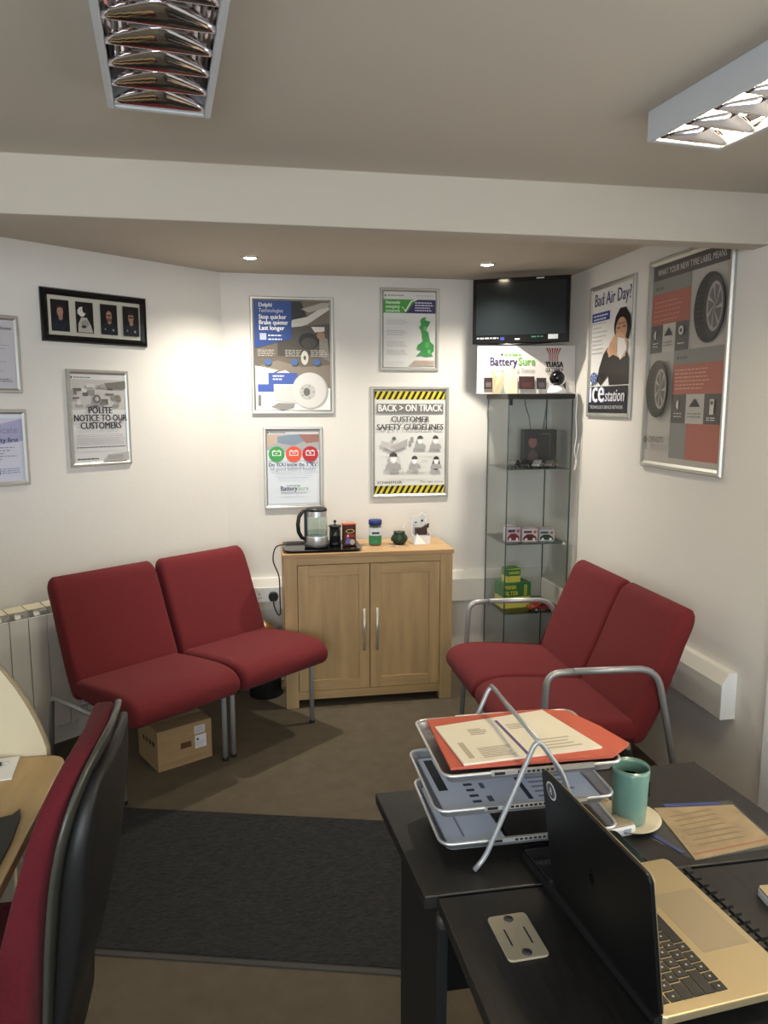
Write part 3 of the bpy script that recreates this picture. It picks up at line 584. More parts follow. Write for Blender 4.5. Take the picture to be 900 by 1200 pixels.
b = MB(); b.lathe([(0.028, 0.006), (0.0285, 0.10)], n=24); b.build('beaker', mat('dark coffee glass', (0.02, 0.025, 0.022), 0.08, var=0), t)
b = MB(); b.lathe([(0.034, 0.100), (0.034, 0.108), (0.012, 0.108), (0.001, 0.117)], n=24); b.cyl((0,0,0.115), (0,0,0.123), 0.003); b.sphere((0,0,0.129), 0.008, 8); b.build('plunger_lid', M_blackpl, t)
t = thing('drink_tin', 'red and brown patterned tin at the right end of the tray', 'tin', (0.488, 3.885, ZT+0.0055), R(8))
b = MB(); b.box((-0.033, -0.022, 0), (0.033, 0.022, 0.112)); b.build('tin_body', mat('tin body', (0.08, 0.02, 0.015), 0.35), t, bevel=0.004)
b = MB(); b.box((-0.034, -0.023, 0.112), (0.034, 0.023, 0.121)); b.build('tin_lid', mat('tin lid', (0.52, 0.10, 0.05), 0.35), t, bevel=0.003)
a = Art(0.062, 0.108, -0.0225); a.rect(0.03,0.60,0.97,0.86,'2A1A14'); a.ell(0.5,0.73,0.4,0.11,'C9A46A',16); a.ell(0.5,0.73,0.3,0.07,'3A2418',16); a.poly([(0.1,0.4),(0.9,0.45),(0.85,0.58),(0.2,0.55)],'A8352B'); a.poly([(0.05,0.12),(0.6,0.1),(0.75,0.32),(0.2,0.4)],'6E6CA8'); a.ell(0.7,0.18,0.22,0.14,'C9B4A0',14); a.ell(0.3,0.5,0.1,0.08,'E2B2A0',10); p = a.done(t); p.location = (-0.031, 0, 0.002)
t = thing('coffee_jar', 'glass jar with blue lid and green label, on the oak sideboard', 'jar', (0.632, 3.90, ZT))
b = MB(); b.lathe([(0.030, 0), (0.034, 0.006), (0.034, 0.105), (0.028, 0.112)], n=28); b.build('jar_glass', mat('jar contents', (0.12, 0.13, 0.10), 0.12, coat=0.5), t, smooth=False)
b = MB(); b.lathe([(0.0345, 0.012), (0.0345, 0.056)], n=28, cap=False); b.build('green_label', mat('jar green', (0.035, 0.22, 0.09), 0.4, var=0.3, scale=60), t)
b = MB(); b.lathe([(0.0345, 0.056), (0.0345, 0.098)], n=28, cap=False); b.lathe([(0.0350, 0.068), (0.0350, 0.077)], n=28, cap=False, m=None); b.build('white_label', mat('jar white', (0.72, 0.78, 0.80), 0.4), t)
b = MB(); b.box((-0.022, -0.0362, 0.066), (0.018, -0.030, 0.076)); b.build('label_text', mat('label ink', (0.03, 0.04, 0.10), 0.4), t)
b = MB(); b.lathe([(0.033, 0.112), (0.036, 0.114), (0.036, 0.137), (0.033, 0.140), (0.001, 0.140)], n=28); b.build('lid', mat('blue lid', (0.02, 0.04, 0.20), 0.4), t)
t = thing('straw_cup', 'round dark green cup with a thin metal straw', 'cup', (0.765, 3.90, ZT))
b = MB(); b.lathe([(0.020, 0.0), (0.030, 0.004), (0.040, 0.02), (0.042, 0.034), (0.034, 0.052), (0.030, 0.064), (0.033, 0.070), (0.029, 0.070), (0.026, 0.058)], n=24)
for k in range(8): b.tube([(0.041*math.cos(k*0.785), 0.041*math.sin(k*0.785), 0.02), (0.043*math.cos(k*0.785), 0.043*math.sin(k*0.785), 0.034), (0.034*math.cos(k*0.785), 0.034*math.sin(k*0.785), 0.052)], 0.004, 6)
b.build('bowl', mat('dark green glaze', (0.014, 0.035, 0.016), 0.35, var=0.3, scale=40), t, smooth=True)
b = MB(); b.tube([(0.0, 0, 0.03), (0.012, 0, 0.075), (0.030, 0, 0.112)], 0.0022, 8); b.build('straw', M_steel, t)
t = thing('paper_holder', 'folded white paper dispenser with dark brown packets, right end of sideboard', 'paper holder', (0.885, 3.915, ZT), R(4))
b = MB(); b.prism([(-0.045,-0.035,0),(-0.045,0.035,0),(-0.040,0.045,0.145),(-0.040,0.035,0.145),(-0.045,0.010,0.05),(-0.045,-0.038,0.045)], (0.003,0,0)); b.prism([(0.045,-0.035,0),(0.045,0.035,0),(0.030,0.045,0.155),(0.030,0.035,0.155),(0.045,0.010,0.06),(0.045,-0.038,0.055)], (0.003,0,0))
b.box((-0.044,0.030,0.0),(0.046,0.034,0.15)); b.box((-0.044,-0.036,0.0),(0.046,-0.033,0.045)); b.prism([(-0.05,-0.055,0.002),(0.02,-0.05,0.002),(-0.03,-0.037,0.06)], (0,0.002,0)); b.prism([(0.0,0.030,0.15),(0.05,0.03,0.10),(0.055,0.03,0.09),(0.02,0.03,0.168)], (0,0.004,0)); b.build('holder', M_paper, t)
b = MB(); b.box((-0.032,-0.03,0.05),(0.030,0.0,0.088)); b.prism([(0.0,-0.03,0.088),(0.038,-0.03,0.088),(0.042,-0.03,0.112)], (0,0.02,0)); b.build('packets', mat('brown packets', (0.045, 0.025, 0.022), 0.5, var=0.3, scale=60), t)
b = MB(); b.sphere((0.018, 0.028, 0.120), 0.007, 6, sc=(1,0.4,1)); b.lathe([(0.006,0.06),(0.009,0.062),(0.004,0.066)], (-0.02,0.02,0.05), 8); b.build('printed_dot', M_blackpl, t)
t = thing('spoon', 'thin grey spoon lying in front of the green cup', 'spoon', (0.765, 3.835, ZT))
b = MB(); b.tube([(-0.045, 0.004, 0.003), (0.0, 0, 0.003), (0.040, -0.002, 0.003)], 0.002, 6); b.sphere((-0.052, 0.004, 0.003), 0.010, 8, sc=(1.2, 0.7, 0.22)); b.build('spoon_body', M_steel, t)

# socket, plug and cord
t = thing('wall_socket', 'white double socket on the trunking left of the sideboard', 'socket', (0.049, YB-0.0555, 0.523))
b = MB(); b.box((-0.073, -0.009, -0.043), (0.073, 0, 0.043)); b.build('face_plate', M_white, t, bevel=0.004)
for x in (-0.036, 0.036):
    b = MB(); b.box((x-0.003-0.008, -0.012, 0.018), (x+0.005-0.008, -0.008, 0.034)); b.build('rocker_switch', M_white, t, bevel=0.001)
b = MB(); b.box((-0.041, -0.0095, 0.000), (-0.037, -0.0085, 0.010)); b.box((-0.050, -0.0095, -0.018), (-0.043, -0.0085, -0.014)); b.box((-0.036, -0.0095, -0.018), (-0.029, -0.0085, -0.014)); b.build('pin_holes', M_blackpl, t)
t = thing('power_cord', 'black plug and cord running from the socket up to the tray', 'power cord', (0.085, YB-0.065, 0.515))
b = MB(); b.prism([(p[0], -0.036, p[1]) for p in [(-0.018,-0.022),(0.018,-0.022),(0.027,0.0),(0.024,0.018),(0.010,0.027),(-0.010,0.027),(-0.024,0.018),(-0.027,0.0)]], (0, 0.034, 0)); b.build('plug', M_blackpl, t, bevel=0.006)
def bez(pts, n=10):
    P = [Vector(p) for p in pts]; out = []
    for i in range(len(P)-1):
        p0 = P[max(0,i-1)]; p1 = P[i]; p2 = P[i+1]; p3 = P[min(len(P)-1,i+2)]
        for k in range(n):
            t_ = k/n; out.append(0.5*((2*p1)+(-p0+p2)*t_+(2*p0-5*p1+4*p2-p3)*t_*t_+(-p0+3*p1-3*p2+p3)*t_**3))
    out.append(P[-1]); return out
b = MB(); b.tube(bez([(0.0, -0.022, -0.022), (0.004, -0.025, -0.055), (0.022, -0.035, -0.095), (0.036, -0.05, -0.085), (0.034, -0.09, 0.02), (0.030, -0.13, 0.14), (0.0, -0.19, 0.24), (0.012, -0.22, 0.315), (0.055, -0.215, 0.331), (0.12, -0.21, 0.331), (0.16, -0.21, 0.334)]), 0.0035, 8); b.build('cord', M_blackpl, t, smooth=True)

# brass dome on a black bin behind the left seats
t = thing('pedal_bin', 'brass domed object on a black base, half hidden behind the left seats', 'bin', (0.028, 3.95, 0))
b = MB(); b.lathe([(0.080, 0), (0.088, 0.01), (0.090, 0.20), (0.06, 0.23)], n=28); b.build('base', M_blackpl, t)
b = MB(); b.lathe([(0.05, 0.23), (0.062, 0.27), (0.066, 0.33), (0.058, 0.375), (0.035, 0.405), (0.001, 0.418)], n=28); b.build('dome', M_brass, t, smooth=True)
b = MB(); b.lathe([(0.067, 0.330), (0.071, 0.334), (0.071, 0.342), (0.065, 0.346)], n=28, cap=False); b.build('rim_band', M_steel, t)

# ------------------------------------------------------------------ upholstered seats
def cushion(prof, w_, r, steps=5):
    """profile (y,z) loop, extruded along x with rounded cheeks"""
    n = len(prof); nor = []
    area_ = sum(prof[k][0]*prof[(k+1) % n][1]-prof[(k+1) % n][0]*prof[k][1] for k in range(n))
    sg = 1 if area_ > 0 else -1
    for k in range(n):
        ax, ay = prof[(k+1) % n][0]-prof[k-1][0], prof[(k+1) % n][1]-prof[k-1][1]; L = math.hypot(ax, ay) or 1
        nor.append((-ay/L*sg, ax/L*sg))
    rings = []
    for k in range(steps+1):
        t_ = math.pi/2*k/steps; ins = r*(1-math.sin(t_)); x = -w_/2 + r*(1-math.cos(t_))
        rings.append((x, ins))
    full = rings + [(-x, ins) for x, ins in rings[::-1]]
    return [[(x, p[0]+q[0]*ins, p[1]+q[1]*ins) for p, q in zip(prof, nor)] for x, ins in full]
def seat_profile():
    pts = []
    pts += [(0.385, 0.345), (0.2, 0.335), (0.02, 0.325)]
    pts += [(-0.075+0.052*math.cos(R(a)), 0.382+0.055*math.sin(R(a))) for a in range(-90, -230, -14)][0:]
    pts += [(-0.085, 0.440), (-0.03, 0.452), (0.05, 0.452), (0.2, 0.440), (0.34, 0.425), (0.385, 0.418)]
    return pts
def resample(pts, n):
    P = [Vector((p[0], p[1], 0)) for p in pts]; L = [0]
    for k in range(len(P)): L.append(L[-1]+(P[(k+1) % len(P)]-P[k]).length)
    out = []; T = L[-1]
    for j in range(n):
        d = T*j/n; k = max(i for i in range(len(P)) if L[i] <= d); f = (d-L[k])/max(1e-9, L[k+1]-L[k]); q_ = P[k].lerp(P[(k+1) % len(P)], f); out.append((q_.x, q_.y))
    return out
def smooth_loop(pts, it=2):
    for _ in range(it):
        n = len(pts); pts = [((pts[k-1][0]+2*pts[k][0]+pts[(k+1) % n][0])/4, (pts[k-1][1]+2*pts[k][1]+pts[(k+1) % n][1])/4) for k in range(n)]
    return pts
SP = smooth_loop(resample(seat_profile(), 60), 3)
BPx = [(0.335, 0.330), (0.395, 0.325), (0.445, 0.42), (0.52, 0.62), (0.588, 0.800), (0.585, 0.838), (0.553, 0.848), (0.518, 0.832), (0.482, 0.74), (0.415, 0.58), (0.345, 0.42)]
BP = smooth_loop(resample(BPx, 60), 3)
def front_loop(z0): pass
def backrest_rings(w_, r):
    """backrest, cheeks rounded and the top corners rounded wider"""
    rs = cushion(BP, w_, r); out = []
    for ring in rs:
        x = ring[0][0]; e = max(0, abs(x)-(w_/2-0.055))/0.055; drop = 0.045*(1-math.sqrt(max(0, 1-e*e)))
        out.append([(p[0], p[1]-0.28*drop*max(0, (p[2]-0.62)/0.23), p[2]-drop*max(0, (p[2]-0.70)/0.15)) for p in ring])
    return out
def make_chair(label, loc, rz, w_, left='plain', right='plain', group=None):
    t = thing('reception_chair', label, 'chair', loc, rz, group)
    b = MB(); b.rings(cushion(SP, w_, 0.030)); b.build('seat', M_red, t, smooth=True)
    rr_ = backrest_rings(w_, 0.026)
    b = MB(); b.rings(rr_); b.build('backrest', M_red, t, smooth=True)
    fx = w_/2-0.014
    for sx, kind in ((-1, left), (1, right)):
        x = sx*fx; tb = 0.0115
        if kind == 'plain':
            b = MB(); b.tube(round_path([(x, 0, 0.012), (x, 0.0, 0.318), (x, 0.10, 0.318)], 0.03), tb, 12); l1 = b.build('leg', M_grey_tube, t)
            b = MB(); b.tube(round_path([(x, 0.10, 0.318), (x, 0.55, 0.318), (x, 0.60, 0.012)], 0.04), tb, 12); l2 = b.build('leg', M_grey_tube, t)
            fy = (0, 0.60)
        elif kind == 'outer':
            x = sx*(fx+0.012)
            b = MB(); b.tube(round_path([(x, 0, 0.012), (x, 0.0, 0.318), (x, 0.10, 0.318)], 0.03), tb, 12); l1 = b.build('leg', M_grey_tube, t)
            b = MB(); b.tube(round_path([(x, 0.10, 0.318), (x-sx*-0.03, 0.52, 0.318), (x-sx*-0.03, 0.56, 0.012)], 0.04), tb, 12); l2 = b.build('leg', M_grey_tube, t)
            fy = None
        else:
            x = sx*(w_/2+0.016)
            b = MB(); b.tube(round_path([(x, -0.03, 0.012), (x, 0.0, 0.635), (x, 0.10, 0.638)], 0.07, 7), tb+0.001, 12); l1 = b.build('leg', M_grey_tube, t)
            b = MB(); b.tube(round_path([(x, 0.10, 0.638), (x, 0.42, 0.630), (x, 0.56, 0.012)], 0.08, 7), tb+0.001, 12); l2 = b.build('leg', M_grey_tube, t)
            b = MB(); b.tube([(x, 0.0, 0.33), (sx*(w_/2-0.06), 0.0, 0.33)], 0.009, 8); b.build('stretcher', M_grey_tube, t)
            fy = (-0.03, 0.56)
        for lg, yy in ((l1, None), (l2, None)):
            zmin = min(lg.data.vertices, key=lambda v: v.co.z).co
            cx = (zmin.x); 
            lowest = [v.co for v in lg.data.vertices if v.co.z < 0.016]
            ax = sum(v.x for v in lowest)/len(lowest); ay = sum(v.y for v in lowest)/len(lowest)
            b = MB(); b.lathe([(0.011, 0), (0.0135, 0.002), (0.0135, 0.014), (0.012, 0.016)], (ax, ay, 0), 14); b.build('foot_cap', M_blackpl, lg)
    b = MB(); b.tube([(-fx, 0.06, 0.318), (fx, 0.06, 0.318)], 0.010, 8); b.tube([(-fx, 0.34, 0.318), (fx, 0.34, 0.318)], 0.010, 8); b.build('cross_bar', M_grey_tube, t)
    return t
A_ = Vector((-0.525, 2.906, 0)); wch = 0.512
g = None
c1 = A_ + U*(wch/2-0.026)
make_chair('red reception chair standing over the cardboard box', (c1.x, c1.y, 0), WLR, wch-0.004, 'outer', 'plain')
c2 = A_ + U*(wch*1.5-0.010)
make_chair('red reception chair beside the oak sideboard, its front leg before the left door', (c2.x, c2.y, 0), WLR, wch)
XF = 0.995
make_chair('red reception chair with silver arm, in front of the glass cabinet', (XF, 3.085, 0), R(-90), 0.468, 'arm', 'plain')
make_chair('red reception chair with silver arm, closest to the black desk', (XF, 2.615, 0), R(-90), 0.468, 'plain', 'arm')

# ------------------------------------------------------------------ cardboard box
t = thing('cardboard_box', 'brown cardboard box with two white labels on the carpet under a chair', 'box', (-0.44, 3.131, 0), math.atan2(0.122, 0.22))
b = MB(); b.box((0, 0, 0), (0.252, 0.225, 0.182)); b.build('carton', M_card, t, bevel=0.002)
b = MB(); b.box((-0.001, 0.105, 0.1822), (0.253, 0.12, 0.1828)); b.build('tape', mat('parcel tape', (0.36, 0.25, 0.13), 0.25), t)
a = Art(0.252, 0.182, -0.0006)
a.rect(0.67, 0.70, 0.87, 0.90, 'BFC0C4'); a.lines(0.70, 0.85, 0.75, 0.84, 3, '77777A', 0.012); a.done(t, 'paper_label'); a = Art(0.252, 0.182, -0.0006); a.rect(0.68, 0.33, 0.89, 0.66, 'D6D7DA'); a.rect(0.71, 0.53, 0.75, 0.58, '2A2A2A'); a.lines(0.70, 0.87, 0.37, 0.49, 4, '8A8A8E', 0.01)
a.done(t, 'paper_label'); a = Art(0.252, 0.182, -0.0006); a.rect(0.41, 0.42, 0.61, 0.57, '5A4028'); a.lines(0.05, 0.85, 0.10, 0.15, 2, '6E5335', 0.008); a.done(t, 'printed_marks')
b = MB()
for k in range(4): b.sphere((-0.0005, 0.045+0.038*k, 0.115-0.002*k), 0.010, 8, sc=(0.08, 1, 1.3))
b.build('printed_symbols', M_blackpl, t)

# ------------------------------------------------------------------ radiator on the left wall
t = thing('radiator', 'cream radiator with vertical panels on the left wall behind the seats', 'radiator', wl(-2.2, 0.03, 0), WLR)
pw = 0.0805; proto = None
secs = 17
for k in range(secs):
    if proto is None:
        b = MB(); b.box((0.0015, -0.078, 0.13), (pw-0.0015, -0.070, 0.655)); b.box((pw/2-0.006, -0.07, 0.12), (pw/2+0.006, -0.012, 0.66)); b.box((pw/2-0.030, -0.058, 0.13), (pw/2+0.030, -0.052, 0.65))
        b.box((0.0015, -0.02, 0.13), (pw-0.0015, -0.014, 0.66))
        proto = b.build('radiator_section', M_enamel, t, bevel=0.002)
        b = MB(); b.rings([[(0.003, -0.068, 0.690), (pw-0.003, -0.068, 0.690), (pw-0.003, -0.012, 0.700), (0.003, -0.012, 0.700)], [(0.003, -0.070, 0.684), (pw-0.003, -0.070, 0.684), (pw-0.003, -0.010, 0.694), (0.003, -0.010, 0.694)]]); 
        cap0 = b.build('top_cap', M_radtop, t)
        b = MB(); b.prism([(pw/2-0.012, -0.076, 0.66), (pw/2-0.012, -0.060, 0.688), (pw/2-0.012, -0.012, 0.692), (pw/2-0.012, -0.012, 0.655)], (0.024, 0, 0)); fin0 = b.build('fin', M_enamel, t)
    else:
        for src in (proto, cap0, fin0):
            c = src.copy(); C.objects.link(c); c.parent = t; c.location = (pw*k, 0, 0)
b = MB(); b.cyl((0, -0.045, 0.155), (pw*secs, -0.045, 0.155), 0.017, 12); b.cyl((0, -0.045, 0.63), (pw*secs, -0.045, 0.63), 0.017, 12); b.cyl((pw*3, -0.02, 0.6), (pw*3, 0.03, 0.6), 0.006); b.cyl((pw*14, -0.02, 0.6), (pw*14, 0.03, 0.6), 0.006); b.cyl((pw*secs, -0.045, 0.155), (pw*secs+0.03, -0.045, 0.155), 0.012); b.cyl((pw*secs+0.03, -0.045, 0.165), (pw*secs+0.03, -0.045, 0.0), 0.008); b.build('header_pipe', M_enamel, t)
# white cover board under the radiator
# ------------------------------------------------------------------ glass display cabinet
GX0, GX1, GY0, GY1 = 1.312, 1.668, 3.735, 4.09
t = thing('glass_cabinet', 'tall glass display cabinet with black top in the corner', 'display cabinet', (GX0, GY0, 0))
gw, gd, gh = GX1-GX0, GY1-GY0, 1.63
b = MB(); b.box((-0.008, -0.004, gh-0.026), (gw+0.008, gd, gh)); b.build('top_board', mat('black brown board', (0.018, 0.014, 0.012), 0.4), t, bevel=0.002)
b = MB(); b.box((0, 0, 0.0), (gw, gd, 0.05)); b.build('base_board', mat('black brown board', (0.018, 0.014, 0.012), 0.4), t, bevel=0.002)
for nm, lo, hi in (('side_glass', (0, 0.008, 0.05), (0.004, gd, gh-0.026)), ('side_glass', (gw-0.004, 0.008, 0.05), (gw, gd, gh-0.026)), ('back_glass', (0.005, gd-0.004, 0.05), (gw-0.005, gd, gh-0.026)), ('glass_door', (0.001, -0.003, 0.052), (gw-0.001, 0.001, gh-0.028))):
    b = MB(); b.box(lo, hi); o = b.build(nm, M_glass, t)
    if nm == 'glass_door':
        b = MB()
        for zz in (0.06, gh-0.04): b.box((0.002, -0.007, zz-0.02), (0.018, 0.004, zz+0.02))
        b.build('hinge', M_blackpl, o); b = MB(); b.cyl((gw-0.03, -0.012, 0.83), (gw-0.03, -0.004, 0.83), 0.007); b.build('knob', M_steel, o)
    # polished edges read as thin dark green lines
    b = MB(); x0_, y0_, z0_ = lo; x1_, y1_, z1_ = hi; e = 0.0014
    if nm == 'side_glass': b.box((x0_-0.0002, y0_-0.0008, z0_), (x1_+0.0002, y0_+e, z1_)); b.box((x0_-0.0002, y1_-e, z0_), (x1_+0.0002, y1_+0.0003, z1_))
    else: b.box((x0_-0.0005, y0_-0.0003, z0_), (x0_+e, y1_+0.0003, z1_)); b.box((x1_-e, y0_-0.0003, z0_), (x1_+0.0005, y1_+0.0003, z1_))
    b.build('glass_edge', M_glassedge, o)
SH = (1.236, 0.832, 0.447)
for z in SH:
    b = MB(); b.box((0.006, 0.012, z-0.005), (gw-0.006, gd-0.006, z)); o = b.build('glass_shelf', M_glass, t)
    b = MB(); b.box((0.006, 0.0105, z-0.005), (gw-0.006, 0.012, z)); b.build('glass_edge', M_glassedge, o)
# ---- content of the glass cabinet
cx0 = GX0
t = thing('presentation_box', 'black box with a faint portrait, top shelf of the glass cabinet', 'box', (1.475, 3.93, SH[0]), R(-8))
b = MB(); b.box((0, 0, 0), (0.18, 0.10, 0.20)); b.build('carton', mat('black card', (0.015, 0.014, 0.013), 0.4), t, bevel=0.002)
a = Art(0.18, 0.20, -0.0006); a.ell(0.26, 0.66, 0.13, 0.17, '8A5E5A', 18); a.ell(0.26, 0.76, 0.14, 0.12, '3A2420', 14, 0, 180); a.poly([(0.10,0.05),(0.14,0.36),(0.26,0.48),(0.42,0.34),(0.44,0.05)], '5A4A4E'); a.poly([(0.22,0.46),(0.30,0.46),(0.28,0.2)], 'A88'+'88E'[:3]) if False else None
a.rect(0.52, 0.88, 0.80, 0.90, '6E6E68'); a.rect(0.78, 0.2, 0.795, 0.90, '6E6E68'); a.done(t)
def model_car(name, label, loc, rz, col, L=0.10, glass='20242A', group=None, hf=0.34):
    t = thing(name, label, 'model car', loc, rz, group)
    w_ = L*0.42; h = L*hf
    m = mat('car paint '+col, col, 0.25, coat=0.6, var=0.03)
    b = MB()
    prof = [(-0.50,0.10),(-0.49,0.42),(-0.30,0.50),(-0.14,0.92),(0.12,1.0),(0.30,0.62),(0.46,0.52),(0.50,0.32),(0.50,0.10)]
    b.prism([(p[0]*L, -w_/2, h*(0.18+0.82*p[1])) for p in prof], (0, w_, 0)); b.build('body', m, t, bevel=L*0.02)
    b = MB(); b.prism([(p[0]*L, -w_/2-0.0004, h*(0.18+0.82*p[1])) for p in [(-0.22,0.56),(-0.12,0.88),(0.11,0.94),(0.24,0.62)]], (0, w_+0.0008, 0)); b.build('windows', mat('car glass '+glass, glass, 0.1, var=0), t)
    for x in (-0.31, 0.30):
        for y in (-w_/2, w_/2):
            b = MB(); b.cyl((x*L, y-0.003, h*0.28), (x*L, y+0.003, h*0.28), h*0.27, 14); wh = b.build('wheel', M_blackpl, t)
            b = MB(); b.cyl((x*L, y-0.0036, h*0.28), (x*L, y+0.0036, h*0.28), h*0.13, 10); b.build('hub', M_steel, wh)
    return t
cars = [(1.372, 3.805, '4A4A4C'), (1.442, 3.805, '2A2A2C'), (1.512, 3.805, 'A0A0A4'), (1.582, 3.805, '6E6A66')]
lbs = ['dark grey model car, first from the left on top glass shelf', 'black model car, second from the left on top glass shelf', 'silver model car, third from the left on top glass shelf', 'brownish grey model car, last on the right on top glass shelf']
for (x, y, c), lb in zip(cars, lbs): model_car('model_car', lb, (x, y, SH[0]), R(50), c, 0.105, hf=0.42)
# boxed toys on the middle shelf
for k, (x, y, w_, col, c2_, lb) in enumerate(((1.340, 3.80, 0.080, 'B9B2BC', '7A2F3A', 'boxed toy with mauve sides, left on middle glass shelf'), (1.427, 3.795, 0.088, 'C3B8B8', '5A2228', 'boxed toy with dark red car print, centre of middle glass shelf'), (1.525, 3.80, 0.085, 'B0B6B4', '27332A', 'boxed toy with dark green print, right on middle glass shelf'))):
    t = thing('toy_box', lb, 'toy box', (x, y, SH[1]), R(4-5*k))
    b = MB(); b.box((0, 0, 0), (w_, 0.05, 0.078-0.008*k)); b.build('carton', art_mat(col), t, bevel=0.001)
    a = Art(w_, 0.076-0.008*k, -0.0006); a.poly([(0.05,0.15),(0.95,0.12),(0.9,0.4),(0.65,0.62),(0.3,0.62),(0.08,0.4)], c2_); a.ell(0.25,0.2,0.09,0.12,'E0DCE0',12); a.ell(0.75,0.2,0.09,0.12,'E0DCE0',12); a.rect(0.1,0.72,0.6,0.9,'4A3A50'); a.ell(0.82,0.8,0.1,0.12,'B04A48',10); a.done(t)
    b = MB(); b.box((0.006, 0.006, 0.078-0.008*k), (w_-0.01, 0.045, 0.090-0.008*k)); b.build('insert', art_mat('9A9296'), t)
# green and yellow filter boxes, red car
def filter_box(label, loc, rz, w_, d_, h, txt):
    t = thing('filter_box', label, 'box', loc, rz)
    b = MB(); b.box((0, 0, 0), (w_, d_, h*0.45)); b.build('lower_half', mat('filter yellow', (0.62, 0.56, 0.10), 0.5), t)
    b = MB(); b.box((0, 0, h*0.45), (w_, d_, h)); b.build('upper_half', mat('filter green', (0.025, 0.16, 0.045), 0.5), t)
    a = Art(w_, h, -0.0006)
    if txt:
        a.text('MANN', 0.02, 0.76, h*0.24, 'D9CF4A', 0.014, 'LEFT', fit=0.42); a.text('FILTER', 0.02, 0.52, h*0.24, 'D9CF4A', 0.014, 'LEFT', fit=0.5)
        for k in range(6): a.rect(0.74, 0.50+0.075*k, 0.86, 0.545+0.075*k, 'C9C24A')
    else:
        a.text('MANN', 0.5, 0.58, h*0.28, 'D9CF4A', 0.03); a.rect(0.0, 0.92, 1, 0.97, 'D9CF4A')
    a.done(t, 'lettering')
    return t
filter_box('larger green and yellow filter box, on the lower glass shelf', (1.345, 3.845, SH[2]), R(5), 0.165, 0.12, 0.142, True)
filter_box('small green and yellow filter box stacked on the larger one', (1.372, 3.865, SH[2]+0.1425), R(8), 0.082, 0.07, 0.080, False)
model_car('model_car', 'red model car on the lower glass shelf', (1.550, 3.785, SH[2]), R(2), '8E1A1C', 0.165, hf=0.32)
# sign, cards and camera on the top
t = thing('battery_sign', 'white battery testing sign standing on the black top of the glass cabinet', 'sign', (1.163, 3.822, 1.6305))
sw, sh_ = 0.550, 0.248
b = MB(); b.prism([(0, 0, 0), (sw, 0, 0), (sw+0.003, 0.02, sh_+0.010), (0.008, 0.02, sh_)], (0, 0.006, 0)); b.build('board', mat('sign board', (0.66, 0.62, 0.58), 0.5, var=0.01), t)
a = Art(sw, sh_, -0.0006); random.seed(9)
a.lines(0.28, 0.46, 0.80, 0.80, 1, '6FA05A', 0.05, 0); a.ell(0.255, 0.83, 0.012, 0.025, '3A3450', 10)
a.text('Battery', 0.13, 0.60, 0.062, '322C58', 0.014, 'LEFT', fit=0.27); a.text('Sure', 0.415, 0.615, 0.058, '6FAE52', 0.010, 'LEFT', fit=0.17)
a.text('Battery Testing Station', 0.12, 0.46, 0.036, '9A9694', 0.0, 'LEFT', fit=0.46)
for k in range(6):
    x = 0.70+0.028*k; xm = 0.73+0.017*k; a.poly([(x,0.98),(x+0.016,0.98),(xm+0.009,0.84),(xm+0.006,0.70),(xm,0.70),(xm+0.002,0.84)], '9E2A22')
a.text('YUASA', 0.785, 0.57, 0.044, '2A2624', 0.04, fit=0.18); a.text('BATTERY', 0.785, 0.46, 0.032, '4A4644', 0.01, fit=0.18)
for k, (x, w_) in enumerate(((0.07,0.09),(0.32,0.09),(0.42,0.16),(0.60,0.10),(0.80,0.10))):
    a.rect(x, 0.10, x+w_, 0.34+0.03*(k == 2), ('3A3234','8A7F84','43302F','3A3536','3F3A3C')[k]); a.rect(x+w_*0.2, 0.14, x+w_*0.8, 0.24, ('6A5A5C','B9AEB2','5A3A3A','5A5456','544E50')[k])
ar = a.done(t); ar.rotation_euler = (-math.atan2(0.02, sh_), 0, 0)
t = thing('card_stand', 'cream folded card standing in front of the battery sign', 'card', (1.30, 3.765, 1.6305))
b = MB(); b.box((-0.005, 0, 0), (0.068, 0.004, 0.122), rot=Matrix.Rotation(R(-7), 3, 'X'), org=(0, 0, 0)); b.build('front_leaf', mat('cream card', (0.72, 0.62, 0.44), 0.6), t)
b = MB(); b.prism([(-0.068, 0.0, 0), (-0.008, 0.0, 0), (-0.008, 0.008, 0.108), (-0.040, 0.008, 0.085), (-0.068, 0.008, 0.122)], (0, 0.003, 0)); b.build('side_leaf', mat('tan card', (0.55, 0.44, 0.28), 0.6), t)
b = MB(); b.prism([(-0.03, -0.004, 0), (0.0, -0.004, 0), (-0.012, -0.002, 0.05)], (0, 0.002, 0)); b.build('green_flap', mat('pale green card', (0.35, 0.42, 0.32), 0.6), t)
t = thing('security_camera', 'white camera with round black lens head, before the battery sign', 'camera', (1.583, 3.762, 1.6305))
b = MB(); b.lathe([(0.046, 0), (0.049, 0.006), (0.046, 0.022), (0.038, 0.034), (0.032, 0.042), (0.001, 0.044)], n=28); b.build('base', M_white, t, smooth=True)
b = MB(); b.sphere((0.008, 0.006, 0.080), 0.042, 14); b.build('head_shell', M_white, t)
b = MB(); b.sphere((-0.002, -0.008, 0.082), 0.040, 14); b.build('lens_face', M_black, t)
b = MB(); b.cyl((-0.006, -0.049, 0.085), (-0.006, -0.044, 0.085), 0.009, 14); b.build('lens', M_screen, t)
t = thing('white_cable', 'thin white cable hanging beside the right edge of the glass cabinet', 'cable', (1.675, 3.72, 1.63))
b = MB(); b.tube(bez([(-0.04, 0.03, 0.004), (-0.01, -0.004, 0.004), (0.006, 0.0, -0.02), (0.004, 0.0, -0.12), (0.010, 0.0, -0.22), (0.002, 0.0, -0.30), (0.016, 0.0, -0.36), (0.004, 0.0, -0.40), (0.022, 0.005, -0.30), (0.030, 0.01, -0.26)]), 0.002, 6); b.build('cable', M_white, t)
